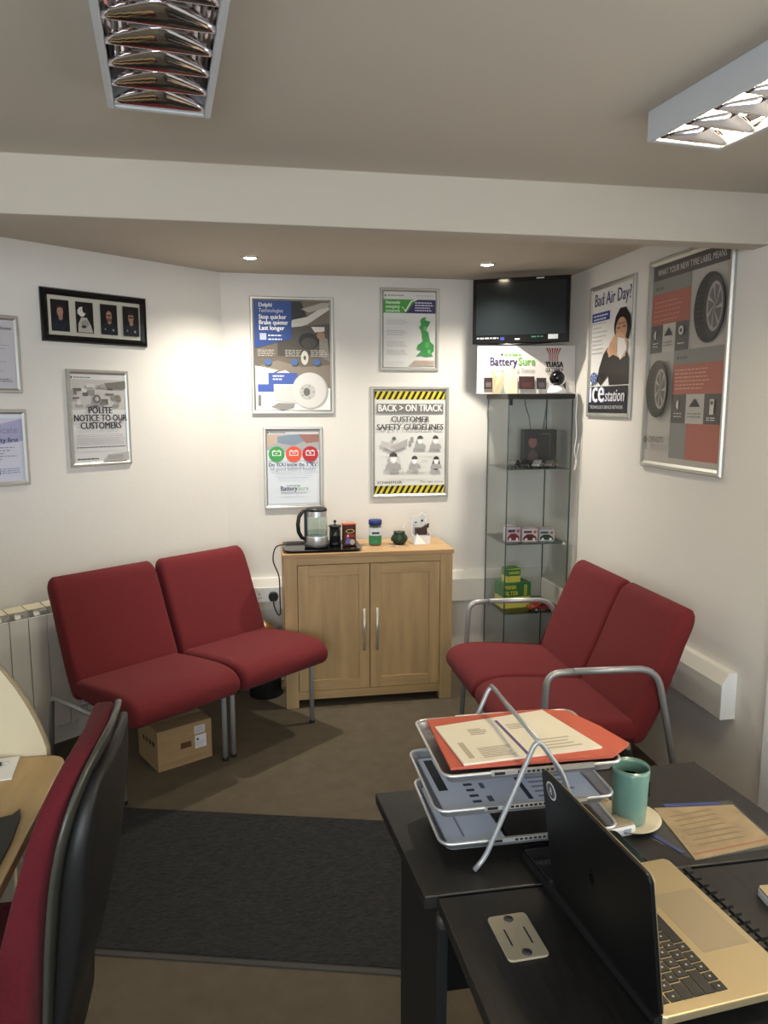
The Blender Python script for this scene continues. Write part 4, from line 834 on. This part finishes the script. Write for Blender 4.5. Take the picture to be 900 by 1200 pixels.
# black leads behind the cabinet glass
t = thing('black_cable', 'thin black television lead hanging down behind the glass cabinet', 'cable', (1.55, 4.11, 1.60))
b = MB(); b.tube(bez([(0.0, 0.0, 0.30), (-0.01, 0.0, 0.02), (0.0, 0, -0.05), (0.02, 0, -0.11), (0.03, 0, -0.22)]), 0.002, 6); b.tube(bez([(0.05, 0.0, 0.30), (0.115, 0, 0.05), (0.12, 0, -0.04), (0.11, 0, -0.12), (0.10, 0, -0.22)]), 0.002, 6); b.build('lead', M_blackpl, t)

# ------------------------------------------------------------------ television
P0 = Vector((1.172, 3.95)); P1 = Vector((1.618, 3.705)); dv = P1-P0; Lt = dv.length; rz = math.atan2(dv.y, dv.x)
t = thing('television', 'black flat television on a bracket in the upper corner', 'television', (P0.x, P0.y, 1.895), rz)
Ht = 0.338
b = MB(); b.box((0, 0, 0), (Lt, 0.035, Ht)); b.prism([(0.06, 0.002, 0), (Lt-0.06, 0.002, 0), (Lt*0.5+0.08, 0.002, -0.008), (Lt*0.5-0.08, 0.002, -0.008)], (0, 0.02, 0)); b.box((0.08, 0.035, 0.05), (Lt-0.08, 0.075, Ht-0.06)); b.build('casing', M_black, t, bevel=0.004)
b = MB(); b.box((0.020, -0.0015, 0.044), (Lt-0.020, 0.001, Ht-0.022)); b.build('screen', M_screen, t)
a = Art(Lt, Ht, -0.0006); a.rect(0.79, 0.055, 0.89, 0.125, 'B9BEBE'); a.rect(0.45, 0.055, 0.50, 0.075, 'C8C8C8'); a.lines(0.05, 0.28, 0.075, 0.075, 1, '8C9094', 0.025, 0); a.lines(0.62, 0.74, 0.085, 0.085, 1, '2E6048', 0.02, 0); a.rect(0.30, 0.05, 0.34, 0.10, '2C3270'); a.rect(0.655, 0.965, 0.735, 0.982, 'DADADA'); a.done(t, 'markings')
b = MB(); b.box((Lt/2-0.05, 0.075, 0.10), (Lt/2+0.05, 0.085, 0.24)); b.tube([(Lt/2, 0.08, 0.17), (Lt/2+0.03, 0.16, 0.17), (Lt/2+0.0, 0.30, 0.17)], 0.015, 10); b.build('bracket', M_blackpl, t)

# ------------------------------------------------------------------ black desks on the right
ZD = 0.72
t = thing('black_desk', 'black desk carrying the letter trays and green mug', 'desk', (0, 0, 0))
b = MB(); b.prism([(0.246, 1.520, ZD-0.025), (0.274, 1.158, ZD-0.025), (1.062, 1.158, ZD-0.025), (1.028, 1.533, ZD-0.025)], (0, 0, 0.025)); b.build('desktop', M_desk, t, bevel=0.002)
b = MB(); b.box((0.300, 1.17, 0), (0.32, 1.495, ZD-0.025)); b.build('end_panel', M_panel, t)
b = MB(); b.box((0.98, 1.17, 0), (1.0, 1.495, ZD-0.025)); b.build('end_panel', M_panel, t)
b = MB(); b.box((0.32, 1.47, 0.25), (0.98, 1.488, ZD-0.025)); b.build('modesty_panel', M_panel, t)
b = MB(); b.cyl((0.305, 1.146, ZD-0.05), (0.305, 1.146, ZD-0.026), 0.012, 14); b.build('link_bolt', M_deskedge, t)
t = thing('black_desk', 'black desk with the beige cable plate under the laptop', 'desk', (0, 0, 0))
b = MB(); b.prism([(0.297, 1.152, ZD-0.026), (0.318, 0.25, ZD-0.026), (1.25, 0.25, ZD-0.026), (1.25, 1.152, ZD-0.026)], (0, 0, 0.025)); b.build('desktop', M_desk, t, bevel=0.002)
b = MB(); b.box((0.40, 0.30, 0), (0.42, 1.12, ZD-0.026)); b.build('end_panel', M_panel, t)
b = MB(); b.box((1.20, 0.30, 0), (1.22, 1.12, ZD-0.026)); b.build('end_panel', M_panel, t)
b = MB(); b.box((0.42, 1.09, 0.2), (1.20, 1.108, ZD-0.026)); b.build('modesty_panel', M_panel, t)
cp = thing('cable_plate', 'beige rectangular cable plate with two slots, let into the black desk', 'cable plate', (0.3635, 1.086, ZD-0.001), R(2.3))
b = MB(); b.prism([(p[0], p[1], 0) for p in rrect(0, -0.102, 0.068, 0, 0.008)], (0, 0, 0.004)); b.build('plate', M_plate, cp, bevel=0.001)
b = MB()
for x in (0.016, 0.050): b.box((x, -0.072, 0.0035), (x+0.0025, -0.035, 0.0045))
b.build('slot', M_blackpl, cp)
for x, y in ((0.034, -0.012), (0.034, -0.090)):
    b = MB(); b.lathe([(0.008, 0.0035), (0.008, 0.0046), (0.001, 0.0046)], (x, y, 0), 16); b.build('hole', mat('dark hole', (0.05, 0.05, 0.055), 0.3), cp)
# closed black laptop and keyboard under the gold laptop
zs = ZD-0.001
def frame2(ox, oy, rz_): return (ox, oy, zs), rz_
t = thing('closed_laptop', 'closed black laptop lying under the open gold laptop', 'laptop', (0.478, 1.236, zs), R(6.5))
b = MB(); b.prism([(p[0], p[1], 0.003) for p in rrect(0, -0.405, 0.205, 0, 0.012)], (0, 0, 0.015)); b.build('base', M_panel, t, bevel=0.002)
b = MB(); b.prism([(p[0], p[1], 0.0185) for p in rrect(0.001, -0.404, 0.204, -0.001, 0.012)], (0, 0, 0.008)); b.build('lid', M_black, t, bevel=0.002)
b = MB()
for x, y in ((0.02, -0.02), (0.185, -0.02), (0.02, -0.38), (0.185, -0.38)): b.lathe([(0.006, 0), (0.006, 0.003)], (x, y, 0), 10)
b.build('rubber_foot', M_blackpl, t)
t = thing('keyboard', 'black keyboard with dusty keys, right of the gold laptop', 'keyboard', (0.704, 1.135, zs), R(6.5))
b = MB(); b.prism([(p[0], p[1], 0) for p in rrect(0, -0.42, 0.062, 0, 0.006)], (0, 0, 0.014)); b.build('tray', mat('dusty black plastic', (0.03, 0.029, 0.026), 0.5, var=0.3, scale=90), t, bevel=0.001)
kk = None
for r_ in range(3):
    for c_ in range(21):
        p = (0.0115+0.0195*r_, -0.016-0.0193*c_, 0.014)
        if kk is None:
            b = MB(); b.rings([[(-0.008,-0.008,0),(0.008,-0.008,0),(0.008,0.008,0),(-0.008,0.008,0)],[(-0.0065,-0.0065,0.006),(0.0065,-0.0065,0.006),(0.0065,0.0065,0.006),(-0.0065,0.0065,0.006)]]); kk = b.build('key', M_key, t, loc=p)
            for q_ in kk.data.polygons: q_.use_smooth = False
        else: o = kk.copy(); C.objects.link(o); o.location = p
# open gold laptop
rzl = R(5.2)
t = thing('open_laptop', 'open gold laptop seen past its dark raised lid', 'laptop', (0.517, 0.806, ZD+0.028), rzl)
b = MB(); b.prism([(p[0], p[1], 0.0) for p in rrect(0, 0, 0.228, 0.308, 0.012, 6)], (0, 0, 0.013)); b.build('base', M_gold, t, bevel=0.002)
b = MB(); b.prism([(p[0], p[1], 0.0125) for p in rrect(0.134, 0.088, 0.216, 0.222, 0.003)], (0, 0, 0.0008)); b.build('trackpad', M_goldpad, t)
rows = [  # x position of the row, list of key lengths along y from the near side
    (0.0205, 0.0095, [0.0175]*14), (0.037, 0.0165, [0.0150]*12+[0.03]), (0.0555, 0.0165, [0.0245]+[0.0150]*12), (0.074, 0.0165, [0.0295]+[0.0150]*10+[0.0295]), (0.0925, 0.0165, [0.0385]+[0.0150]*9+[0.0385]), (0.111, 0.0165, [0.0150, 0.0150, 0.0150, 0.0190, 0.0150, 0.0905, 0.0190, 0.0150, 0.0150, 0.0150])]
for x, wx, ks in rows:
    gap = 0.0033; tot = sum(ks)+gap*(len(ks)-1); y = 0.154-tot/2; sc_ = 0.268/tot; y = 0.154-0.134
    for L in ks:
        L2 = L*sc_
        b = MB(); b.box((x-wx/2, y, 0.0128), (x+wx/2, y+L2, 0.0145)); ko = b.build('key', M_key, t)
        if L < 0.02 and wx > 0.012:
            b = MB(); b.box((x-0.0015, y+L2/2-0.0015, 0.0145), (x+0.0015, y+L2/2+0.0015, 0.0147)); b.build('key_legend', M_keymark, ko)
        y += L2+gap*sc_
b = MB(); b.box((-0.009, 0.004, 0.001), (0.004, 0.304, 0.0125)); b.build('hinge_bar', M_panel, t)
# lid, hinged at x=0, leaning back slightly
lid = MB(); lh = 0.213
lid.prism([(-p[1]*0.0, p[0], p[1]) for p in rrect(0, 0, 0.300, lh, 0.011, 6)], (0.006, 0, 0))
lo = lid.build('lid', mat('shadow black lid', (0.008, 0.008, 0.008), 0.4, 0.3, var=0.1), t, bevel=0.0012); lo.location = (-0.004, 0, 0.012); lo.rotation_euler = (0, R(-7.5), 0)  # near black colour holds the shadow on the gold laptop's lid
b = MB(); b.box((0.0061, 0.006, 0.010), (0.0068, 0.294, lh-0.006)); b.build('screen', M_black, lo)
b = MB(); b.rings([[(0.0062, p[0], p[1]) for p in rrect(0.0, 0.0, 0.300, lh, 0.011, 6)], [(0.0072, p[0], p[1]) for p in rrect(0.0, 0.0, 0.300, lh, 0.011, 6)], [(0.0072, p[0], p[1]) for p in rrect(0.004, 0.004, 0.296, lh-0.004, 0.008, 6)]], cap=False); b.build('bezel', M_gold, lo)
b = MB(); b.cyl((-0.0008, 0.268, lh-0.024), (-0.0002, 0.268, lh-0.024), 0.0155, 20); st_ = b.build('sticker', mat('round sticker white', (0.55, 0.55, 0.55), 0.5, var=0), lo)
b = MB(); b.cyl((-0.0012, 0.268, lh-0.024), (-0.0008, 0.268, lh-0.024), 0.0125, 20); b.build('sticker_disc', mat('sticker grey', (0.07, 0.07, 0.08), 0.5, var=0), st_)
b = MB(); b.text('8', 0.018, Matrix.Translation((-0.0014, 0.268, lh-0.030)) @ Matrix.Rotation(R(-90), 4, 'Z') @ Matrix.Rotation(R(90), 4, 'X'), mat('sticker ink', (0.6, 0.6, 0.6), 0.5, var=0)); b.build('sticker_mark', None, st_)
b = MB(); b.sphere((-0.0004, 0.154, lh/2-0.002), 0.011, 8, sc=(0.03, 0.85, 1)); b.prism([(-0.0008, 0.153, lh/2+0.012), (-0.0008, 0.158, lh/2+0.016), (-0.0008, 0.156, lh/2+0.010)], (0.0006, 0, 0)); b.build('emblem', mat('dark mirror emblem', (0.06, 0.06, 0.06), 0.15, 1.0), lo)

# ------------------------------------------------------------------ letter trays
t = thing('letter_tray_rack', 'silver wire rack holding three stacked letter trays', 'letter tray', (0, 0, 0))
YF, YK = 1.222, 1.468; XA, XB = 0.318, 0.668
ap = 0.492
def leg_frame(y, ya):
    return round_path([(0.380, y+0.0, ZD+0.0045), (0.400, y, ZD+0.028), (ap+0.002, ya, 0.972), (0.545, y, 0.90), (0.596, y, ZD+(0.033 if y < 1.3 else 0.006))], 0.022, 5)
b = MB(); b.tube(leg_frame(YF-0.012, YF-0.012), 0.0048, 10); b.build('side_frame', M_grey_tube, t, smooth=True)
b = MB(); b.tube(leg_frame(YK+0.012, YK+0.012), 0.0048, 10); b.build('side_frame', M_grey_tube, t, smooth=True)
b = MB(); b.tube([(ap+0.003, YF-0.012, 0.967), (ap+0.003, YK+0.012, 0.967)], 0.0045, 10); b.build('top_bar', M_grey_tube, t)
wire = mat('tray mesh steel', (0.42, 0.42, 0.44), 0.35, 0.8)
for n_, (zt, xs) in enumerate(((0.905, 0.004), (0.838, -0.008), (0.772, 0.002))):
    x0_, x1_ = XA+xs, XB+xs
    rim = [(p[0], p[1], zt) for p in rrect(x0_, YF, x1_, YK, 0.022)]
    b = MB(); b.tube(rim, 0.0032, 8, closed=True); tr = b.build('tray_rim', M_steel, t, smooth=True)
    lo_ = [(p[0], p[1], zt-0.018) for p in rrect(x0_+0.014, YF+0.012, x1_-0.014, YK-0.012, 0.014)]
    b = MB(); b.rings([rim, lo_], cap=False); bot = [(p[0], p[1]) for p in rrect(x0_+0.014, YF+0.012, x1_-0.014, YK-0.012, 0.014)]
    b.prism([(p[0], p[1], zt-0.019) for p in bot], (0, 0, 0.001)); b.build('mesh_pan', wire, tr)
    for yy in (YF-0.003, YK-0.001):
        b = MB(); b.box((x0_+0.09, yy-0.0015, zt-0.004), (x1_-0.06, yy+0.0045, zt+0.004)); b.build('label_holder', M_steel, tr)
    b = MB(); b.box((x0_+0.095, YF-0.0052, zt-0.0025), (x0_+0.115, YF-0.0045, zt+0.0025), M_blackpl)
    for k in range(8): b.box((x0_+0.14+0.009*k, YF-0.0052, zt-0.002), (x0_+0.146+0.009*k, YF-0.0045, zt+0.002), M_blackpl)
    b.build('label_strip', None, tr)
def sheet(name, label, cat, pts, z, m, th=0.0006, art=None, seed=1, curl=0.0):
    t_ = thing(name, label, cat, (pts[0][0], pts[0][1], z))
    o0 = Vector((pts[0][0], pts[0][1]))
    b = MB(); b.prism([(p[0]-o0.x, p[1]-o0.y, 0) for p in pts], (0, 0, th)); b.build('sheet', m, t_)
    if art:
        a_ = Vector(pts[0]); ex = Vector(pts[1])-a_; ey = Vector(pts[-1])-a_; random.seed(seed)
        for (u0, v0, u1, v1, col, n) in art:
            b = MB()
            for k in range(n):
                vv = v0+(v1-v0)*k/max(1, n) if n > 1 else v0; ve = vv+(v1-v0)/(n*2.4) if n > 1 else v1; ue = u1-(u1-u0)*random.random()*0.3 if n > 1 else u1
                P_ = [ex*u0+ey*vv, ex*ue+ey*vv, ex*ue+ey*ve, ex*u0+ey*ve]
                b.poly([(p.x, p.y, th+0.0003) for p in P_], art_mat(col, 0.6))
            b.build('printed_block', None, t_)
    return t_
zt = 0.905-0.017
sheet('paper_folder', 'orange red card folder sticking out of the top letter tray', 'folder', [(0.340, 1.238), (0.655, 1.232), (0.712, 1.275), (0.690, 1.36), (0.655, 1.445), (0.600, 1.462), (0.345, 1.452)], 0.9085, M_folder, 0.005)
sheet('paper_sheet', 'cream printed sheets on the orange folder, top letter tray', 'paper', [(0.366, 1.240), (0.648, 1.262), (0.600, 1.448), (0.352, 1.405)], 0.9138, mat('cream paper', (0.74, 0.68, 0.55), 0.7, var=0.02), 0.004,
      [(0.06, 0.10, 0.10, 0.50, 'B0A58E', 1), (0.16, 0.08, 0.40, 0.34, '9A9080', 7), (0.20, 0.66, 0.34, 0.84, '8A8070', 4), (0.50, 0.70, 0.66, 0.86, 'A0968A', 4), (0.45, 0.02, 0.475, 0.98, '5A5078', 1), (0.62, 0.10, 0.90, 0.4, 'B4AA98', 4)], 3)
sheet('paper_sheet', 'blue tinted leaflets in the middle letter tray', 'paper', [(0.330, 1.238), (0.640, 1.238), (0.640, 1.450), (0.325, 1.450)], 0.838-0.0165, M_paperblue, 0.006,
      [(0.03, 0.35, 0.09, 0.95, '1E2430', 1), (0.20, 0.10, 0.26, 0.60, '3A4458', 5), (0.30, 0.10, 0.34, 0.80, '5A6478', 3), (0.55, 0.08, 0.58, 0.5, '2A3448', 1), (0.62, 0.1, 0.9, 0.6, '8A94AC', 6)], 4)
sheet('paper_sheet', 'pale blue folded sheets in the bottom letter tray', 'paper', [(0.338, 1.238), (0.450, 1.238), (0.440, 1.450), (0.333, 1.450)], 0.772-0.0165, M_paperblue, 0.006, [(0.3, 0.1, 0.34, 0.9, '8A94AC', 1)], 4)
sheet('black_folder', 'black folder lying beside the sheets in the bottom letter tray', 'folder', [(0.456, 1.240), (0.650, 1.240), (0.650, 1.448), (0.452, 1.448)], 0.772-0.0165, M_blackpl, 0.008)

# ------------------------------------------------------------------ mug, saucer, small things
t = thing('saucer', 'cream saucer under the green mug', 'saucer', (0.742, 1.315, ZD))
b = MB(); b.lathe([(0.035, 0), (0.050, 0.003), (0.062, 0.012), (0.063, 0.014), (0.050, 0.007), (0.030, 0.005), (0.001, 0.005)], n=36); b.build('plate', M_cream, t, smooth=True)
t = thing('green_mug', 'tall sage green mug with small black mark, on a saucer', 'mug', (0.742, 1.318, ZD+0.0055))
b = MB(); b.lathe([(0.030, 0), (0.0335, 0.004), (0.0355, 0.05), (0.0375, 0.108), (0.0365, 0.118), (0.0350, 0.108), (0.033, 0.05), (0.030, 0.008), (0.001, 0.006)], n=40); b.build('mug_body', M_green, t, smooth=True)
b = MB(); b.tube(bez([(0.017, 0.030, 0.088), (0.029, 0.050, 0.082), (0.031, 0.053, 0.058), (0.026, 0.044, 0.034), (0.017, 0.030, 0.028)]), 0.0045, 8); b.build('handle', M_green, t, smooth=True)
b = MB()
for a_, z0_, z1_ in ((-38, 0.060, 0.092), (-32, 0.060, 0.070), (-32, 0.074, 0.080), (-32, 0.086, 0.092)):
    x, y = 0.0372*math.cos(R(a_)), 0.0372*math.sin(R(a_)); b.box((x-0.0025, y-0.002, z0_), (x+0.0025, y+0.002, z1_), rot=Matrix.Rotation(R(a_+90), 3, 'Z'))
b.build('mark', M_blackpl, t)
b = MB(); b.lathe([(0.034, 0.088), (0.001, 0.088)], n=30); b.build('drink', mat('dark tea', (0.03, 0.02, 0.012), 0.15, var=0), t)
t = thing('coaster', 'small round cork coaster left of the saucer', 'coaster', (0.700, 1.392, ZD))
b = MB(); b.lathe([(0.036, 0), (0.038, 0.003), (0.038, 0.006), (0.034, 0.006), (0.032, 0.003), (0.001, 0.003)], n=28); b.build('disc', mat('cork', (0.45, 0.34, 0.18), 0.7, var=0.2, scale=80), t)
t = thing('card_box', 'little white box with tan top between mug and laptop lid', 'box', (0.672, 1.262, ZD), R(8))
b = MB(); b.box((0, 0, 0), (0.062, 0.045, 0.020)); b.build('carton', M_white, t, bevel=0.004)
b = MB(); b.box((0.001, 0.003, 0.020), (0.060, 0.044, 0.024)); b.build('tan_lid', mat('tan card top', (0.36, 0.28, 0.18), 0.6), t, bevel=0.002)
b = MB(); b.box((0.034, -0.0006, 0.006), (0.050, 0, 0.016)); b.build('label', mat('pale blue label', (0.3, 0.34, 0.45), 0.5), t)
t = thing('crayon', 'red crayon with white tip lying behind the gold laptop', 'crayon', (0.735, 1.148, ZD+0.0055), R(-10))
b = MB(); b.cyl((-0.055, 0, 0), (0.0, 0, 0), 0.005, 10); b.build('barrel', mat('red crayon', (0.45, 0.05, 0.03), 0.5), t)
b = MB(); b.cyl((0, 0, 0), (0.016, 0, 0), 0.0048, 10, r2=0.0015); b.build('tip', M_cream, t)
t = thing('document_wallet', 'worn tan document in clear blue edged wallet on the black desk', 'document', (0, 0, 0))
dq = [(0.800, 1.172), (0.985, 1.195), (0.992, 1.335), (0.818, 1.352)]
b = MB(); b.prism([(p[0], p[1], ZD+0.0005) for p in dq], (0, 0, 0.0025)); b.build('paper', mat('tan stained paper', (0.27, 0.20, 0.115), 0.55, var=0.2, scale=25), t)
b = MB(); b.prism([(0.758, 1.246, ZD+0.0002), (0.800, 1.172, ZD+0.0002), (0.992, 1.185, ZD+0.0002), (1.00, 1.355, ZD+0.0002), (0.80, 1.36, ZD+0.0002)], (0, 0, 0.0003)); b.build('sleeve', mat('smoky sleeve', (0.06, 0.06, 0.055), 0.2, var=0.1), t)
b = MB(); b.prism([(0.762, 1.256, ZD+0.0006), (0.787, 1.196, ZD+0.0006), (0.796, 1.196, ZD+0.0006), (0.772, 1.262, ZD+0.0006)], (0, 0, 0.0012)); b.build('blue_edge', mat('blue strip', (0.035, 0.045, 0.15), 0.4), t); b = MB(); b.prism([(0.845, 1.350, ZD+0.003), (0.965, 1.338, ZD+0.003), (0.967, 1.350, ZD+0.003), (0.845, 1.362, ZD+0.003)], (0, 0, 0.001)); b.build('blue_edge', mat('blue strip', (0.035, 0.045, 0.15), 0.4), t)
b = MB(); random.seed(12)
for k in range(7): b.poly([(0.83+0.001*k, 1.21+0.017*k, ZD+0.0033), (0.93+0.03*random.random(), 1.222+0.017*k, ZD+0.0033), (0.93, 1.226+0.017*k, ZD+0.0033), (0.83, 1.214+0.017*k, ZD+0.0033)], None)
b.build('faint_writing', mat('faded ink', (0.18, 0.135, 0.08), 0.6), t)
b = MB(); b.prism([(0.806, 1.185, ZD+0.0033), (0.985, 1.206, ZD+0.0033), (0.985, 1.209, ZD+0.0033), (0.806, 1.188, ZD+0.0033)], (0, 0, 0.0002)); b.build('red_rule', mat('red rule', (0.33, 0.10, 0.06), 0.6), t)
t = thing('small_box', 'small grey box with gold top at the right picture edge', 'box', (0.847, 1.032, ZD-0.001), R(-5))
b = MB(); b.prism([(p[0], p[1], 0) for p in rrect(0, -0.07, 0.09, 0.035, 0.008)], (0, 0, 0.014)); b.build('case', M_housing, t, bevel=0.002)
b = MB(); b.prism([(p[0], p[1], 0.014) for p in rrect(0.001, -0.069, 0.089, 0.034, 0.008)], (0, 0, 0.004)); b.build('lid', M_gold, t, bevel=0.001)

# ------------------------------------------------------------------ left desk and things on it
t = thing('beech_desk', 'light beech desk at the left edge, beside the office chair', 'desk', (0, 0, 0))
b = MB(); pts = [(-0.462, 0.9), ] + [(p[0], p[1]) for p in arc((-0.515, 1.79), 0.045, 0, 90, 6)] + [(-1.4, 1.835), (-1.4, 0.9)]
b.prism([(p[0], p[1], 0.695) for p in pts], (0, 0, 0.025)); b.build('desktop', M_beech, t, bevel=0.003)
b = MB(); b.box((-1.36, 1.79, 0.2), (-0.60, 1.81, 0.695)); b.build('modesty_panel', M_divider, t)
b = MB(); b.box((-1.38, 0.95, 0), (-1.355, 1.80, 0.695)); b.build('end_panel', M_beech, t)
b = MB(); b.box((-0.64, 1.60, 0), (-0.60, 1.79, 0.695)); b.build('leg', M_grey_tube, t)
t = thing('desk_divider', 'beige curved screen panel standing behind the beech desk', 'divider', (0, 1.842, 0))
arcp = [(-1.4, 0.68), (-0.522, 0.68), (-0.522, 0.735)] + [(x_, z_) for x_, z_ in ((-0.530, 0.765), (-0.545, 0.810), (-0.563, 0.852), (-0.585, 0.895), (-0.612, 0.938), (-0.65, 0.985), (-0.70, 1.03), (-0.77, 1.07), (-0.86, 1.095), (-1.0, 1.105))] + [(-1.4, 1.105)]
b = MB(); b.prism([(x_, 0, z_) for x_, z_ in arcp], (0, 0.022, 0)); b.build('board', M_divider, t)
b = MB(); b.tube([(x_, 0.011, z_) for x_, z_ in arcp[1:]], 0.0075, 8); b.build('edge_trim', mat('tan edging', (0.22, 0.17, 0.10), 0.5), t)
b = MB(); b.box((-0.62, 0.006, 0.0), (-0.60, 0.02, 0.68)); b.build('support', M_grey_tube, t); b = MB(); b.box((-1.36, 0.006, 0.0), (-1.34, 0.02, 0.68)); b.build('support', M_grey_tube, t)
sheet('paper_sheet', 'white sheet with a pen at the left edge, on the beech desk', 'paper', [(-0.80, 1.69), (-0.567, 1.722), (-0.582, 1.838), (-0.82, 1.80)], 0.7205, M_paper, 0.002)
t = thing('pen', 'black pen lying on the white sheet on the beech desk', 'pen', (-0.597, 1.792, 0.7275), R(4))
b = MB(); b.cyl((-0.13, 0, 0), (-0.012, 0, 0), 0.0045, 10); b.build('barrel', M_blackpl, t); b = MB(); b.cyl((-0.012, 0, 0), (0.006, 0, 0), 0.004, 10, r2=0.001); b.build('nib', M_steel, t)
t = thing('desk_pad', 'dark curved pad at the left picture edge, on the beech desk', 'desk pad', (0, 0, 0.7205))
b = MB(); b.prism([(p[0], p[1], 0) for p in [(-1.0, 1.2), (-0.482, 1.2), (-0.487, 1.45), (-0.497, 1.545), (-0.506, 1.575), (-0.515, 1.553), (-0.55, 1.540), (-1.0, 1.535)]], (0, 0, 0.006)); b.build('pad', mat('charcoal pad', (0.018, 0.018, 0.017), 0.6), t)

# ------------------------------------------------------------------ office chair, lower left
t = thing('office_chair', 'crimson office chair with black shell back, lower left foreground', 'office chair', (0, 0, 0))
def interp(tab, z):
    for (z0, v0), (z1, v1) in zip(tab, tab[1:]):
        if z0 <= z <= z1: return v0+(v1-v0)*(z-z0)/(z1-z0)
    return tab[0][1] if z < tab[0][0] else tab[-1][1]
DZ = 0.022
XBt = [(0.40, -0.378), (0.50, -0.372), (0.58, -0.362), (0.70, -0.345), (0.80, -0.328), (0.90, -0.306), (0.96, -0.293), (1.0, -0.282), (1.06, -0.262)]
THt = [(0.40, 0.05), (0.55, 0.070), (0.70, 0.072), (0.80, 0.060), (0.90, 0.050), (0.98, 0.042), (1.06, 0.03)]
YC = 1.36; HW = 0.205
def sec(z, x0, x1, hw, bow, n=28, e=0.32):
    out = []
    for k in range(n):
        a_ = 2*math.pi*k/n; c_, s_ = math.cos(a_), math.sin(a_)
        xx = (x0+x1)/2+(x1-x0)/2*math.copysign(abs(c_)**e, c_); yy = hw*math.copysign(abs(s_)**e, s_)
        out.append((xx-bow*(yy/HW)**2, YC+yy, z))
    return out
def hwz(z, top, r, hw): 
    d = z-(top-r)
    return hw if d <= 0 else hw-r+math.sqrt(max(0.0, r*r-d*d))
zl = [0.46+0.04*k for k in range(11)]+[0.90, 0.92, 0.94, 0.95, 0.97, 0.985, 0.998, 1.007, 1.013, 1.016]
zl = sorted(set(zl))
b = MB(); b.rings([sec(z, interp(XBt, z)-interp(THt, z), interp(XBt, z), max(0.03, hwz(z, 1.017, 0.13, HW)), 0.02) for z in zl]); [setattr(v, 'co', v.co-Vector((0,0,DZ))) for v in b.bm.verts]; b.build('back_cushion', M_red2, t, smooth=True)
zl2 = [0.42+0.04*k for k in range(12)]+[0.90, 0.92, 0.94, 0.95, 0.97, 0.985, 1.0, 1.010, 1.017, 1.020]; zl2 = sorted(set(zl2))
b = MB(); b.rings([sec(z, interp(XBt, z)+0.001, interp(XBt, z)+0.013, max(0.03, hwz(z, 1.021, 0.135, HW+0.006-0.06*min(1, max(0, (0.85-z)/0.4)))), 0.02) for z in zl2]); [setattr(v, 'co', v.co-Vector((0,0,DZ))) for v in b.bm.verts]; b.build('shell_rim', M_rim, t, smooth=True)
b = MB(); b.rings([sec(z, interp(XBt, z)+0.010, interp(XBt, z)+0.030+0.030*math.sin(math.pi*min(1, max(0, (1.0-z)/0.50))), max(0.02, hwz(z, 1.000, 0.13, HW-0.012-0.06*min(1, max(0, (0.85-z)/0.4)))), 0.02) for z in [q_ for q_ in zl2 if q_ < 1.0]]); [setattr(v, 'co', v.co-Vector((0,0,DZ))) for v in b.bm.verts]; b.build('back_shell', M_shell, t, smooth=True)
b = MB(); b.rings([[(p[0], p[1], z) for p in rrect(-0.86+i_, 1.13+i_, -0.36-i_, 1.59-i_, 0.08, 6)] for z, i_ in ((0.44, 0.02), (0.455, 0.0), (0.50, 0.0), (0.515, 0.015), (0.52, 0.04))]); b.build('seat', M_red2, t, smooth=True)
b = MB(); b.rings([[(p[0], p[1], z) for p in rrect(-0.85+i_, 1.14+i_, -0.37-i_, 1.58-i_, 0.08, 6)] for z, i_ in ((0.405, 0.05), (0.42, 0.0), (0.44, 0.0))]); b.build('seat_pan', M_shell, t)
b = MB(); b.tube(round_path([(-0.60, YC, 0.40), (-0.42, YC, 0.37), (-0.365, YC, 0.42), (-0.345, YC, 0.62)], 0.05), 0.018, 10); b.build('back_stem', M_shell, t)
b = MB(); b.cyl((-0.61, YC, 0.09), (-0.61, YC, 0.40), 0.025, 16); b.build('gas_column', M_blackpl, t)
for k in range(5):
    a_ = R(72*k+56); ex = Vector((-0.61+0.27*math.cos(a_), YC+0.27*math.sin(a_), 0.075))
    b = MB(); b.tube([(-0.61, YC, 0.10), tuple(ex)], 0.022, 8, r2=0.014); lg = b.build('base_leg', M_blackpl, t)
    b = MB(); b.cyl((ex.x-0.02*math.sin(a_), ex.y+0.02*math.cos(a_), 0.027), (ex.x+0.02*math.sin(a_), ex.y-0.02*math.cos(a_), 0.027), 0.027, 16); b.cyl((ex.x, ex.y, 0.03), (ex.x, ex.y, 0.08), 0.006); b.build('castor', M_blackpl, lg)
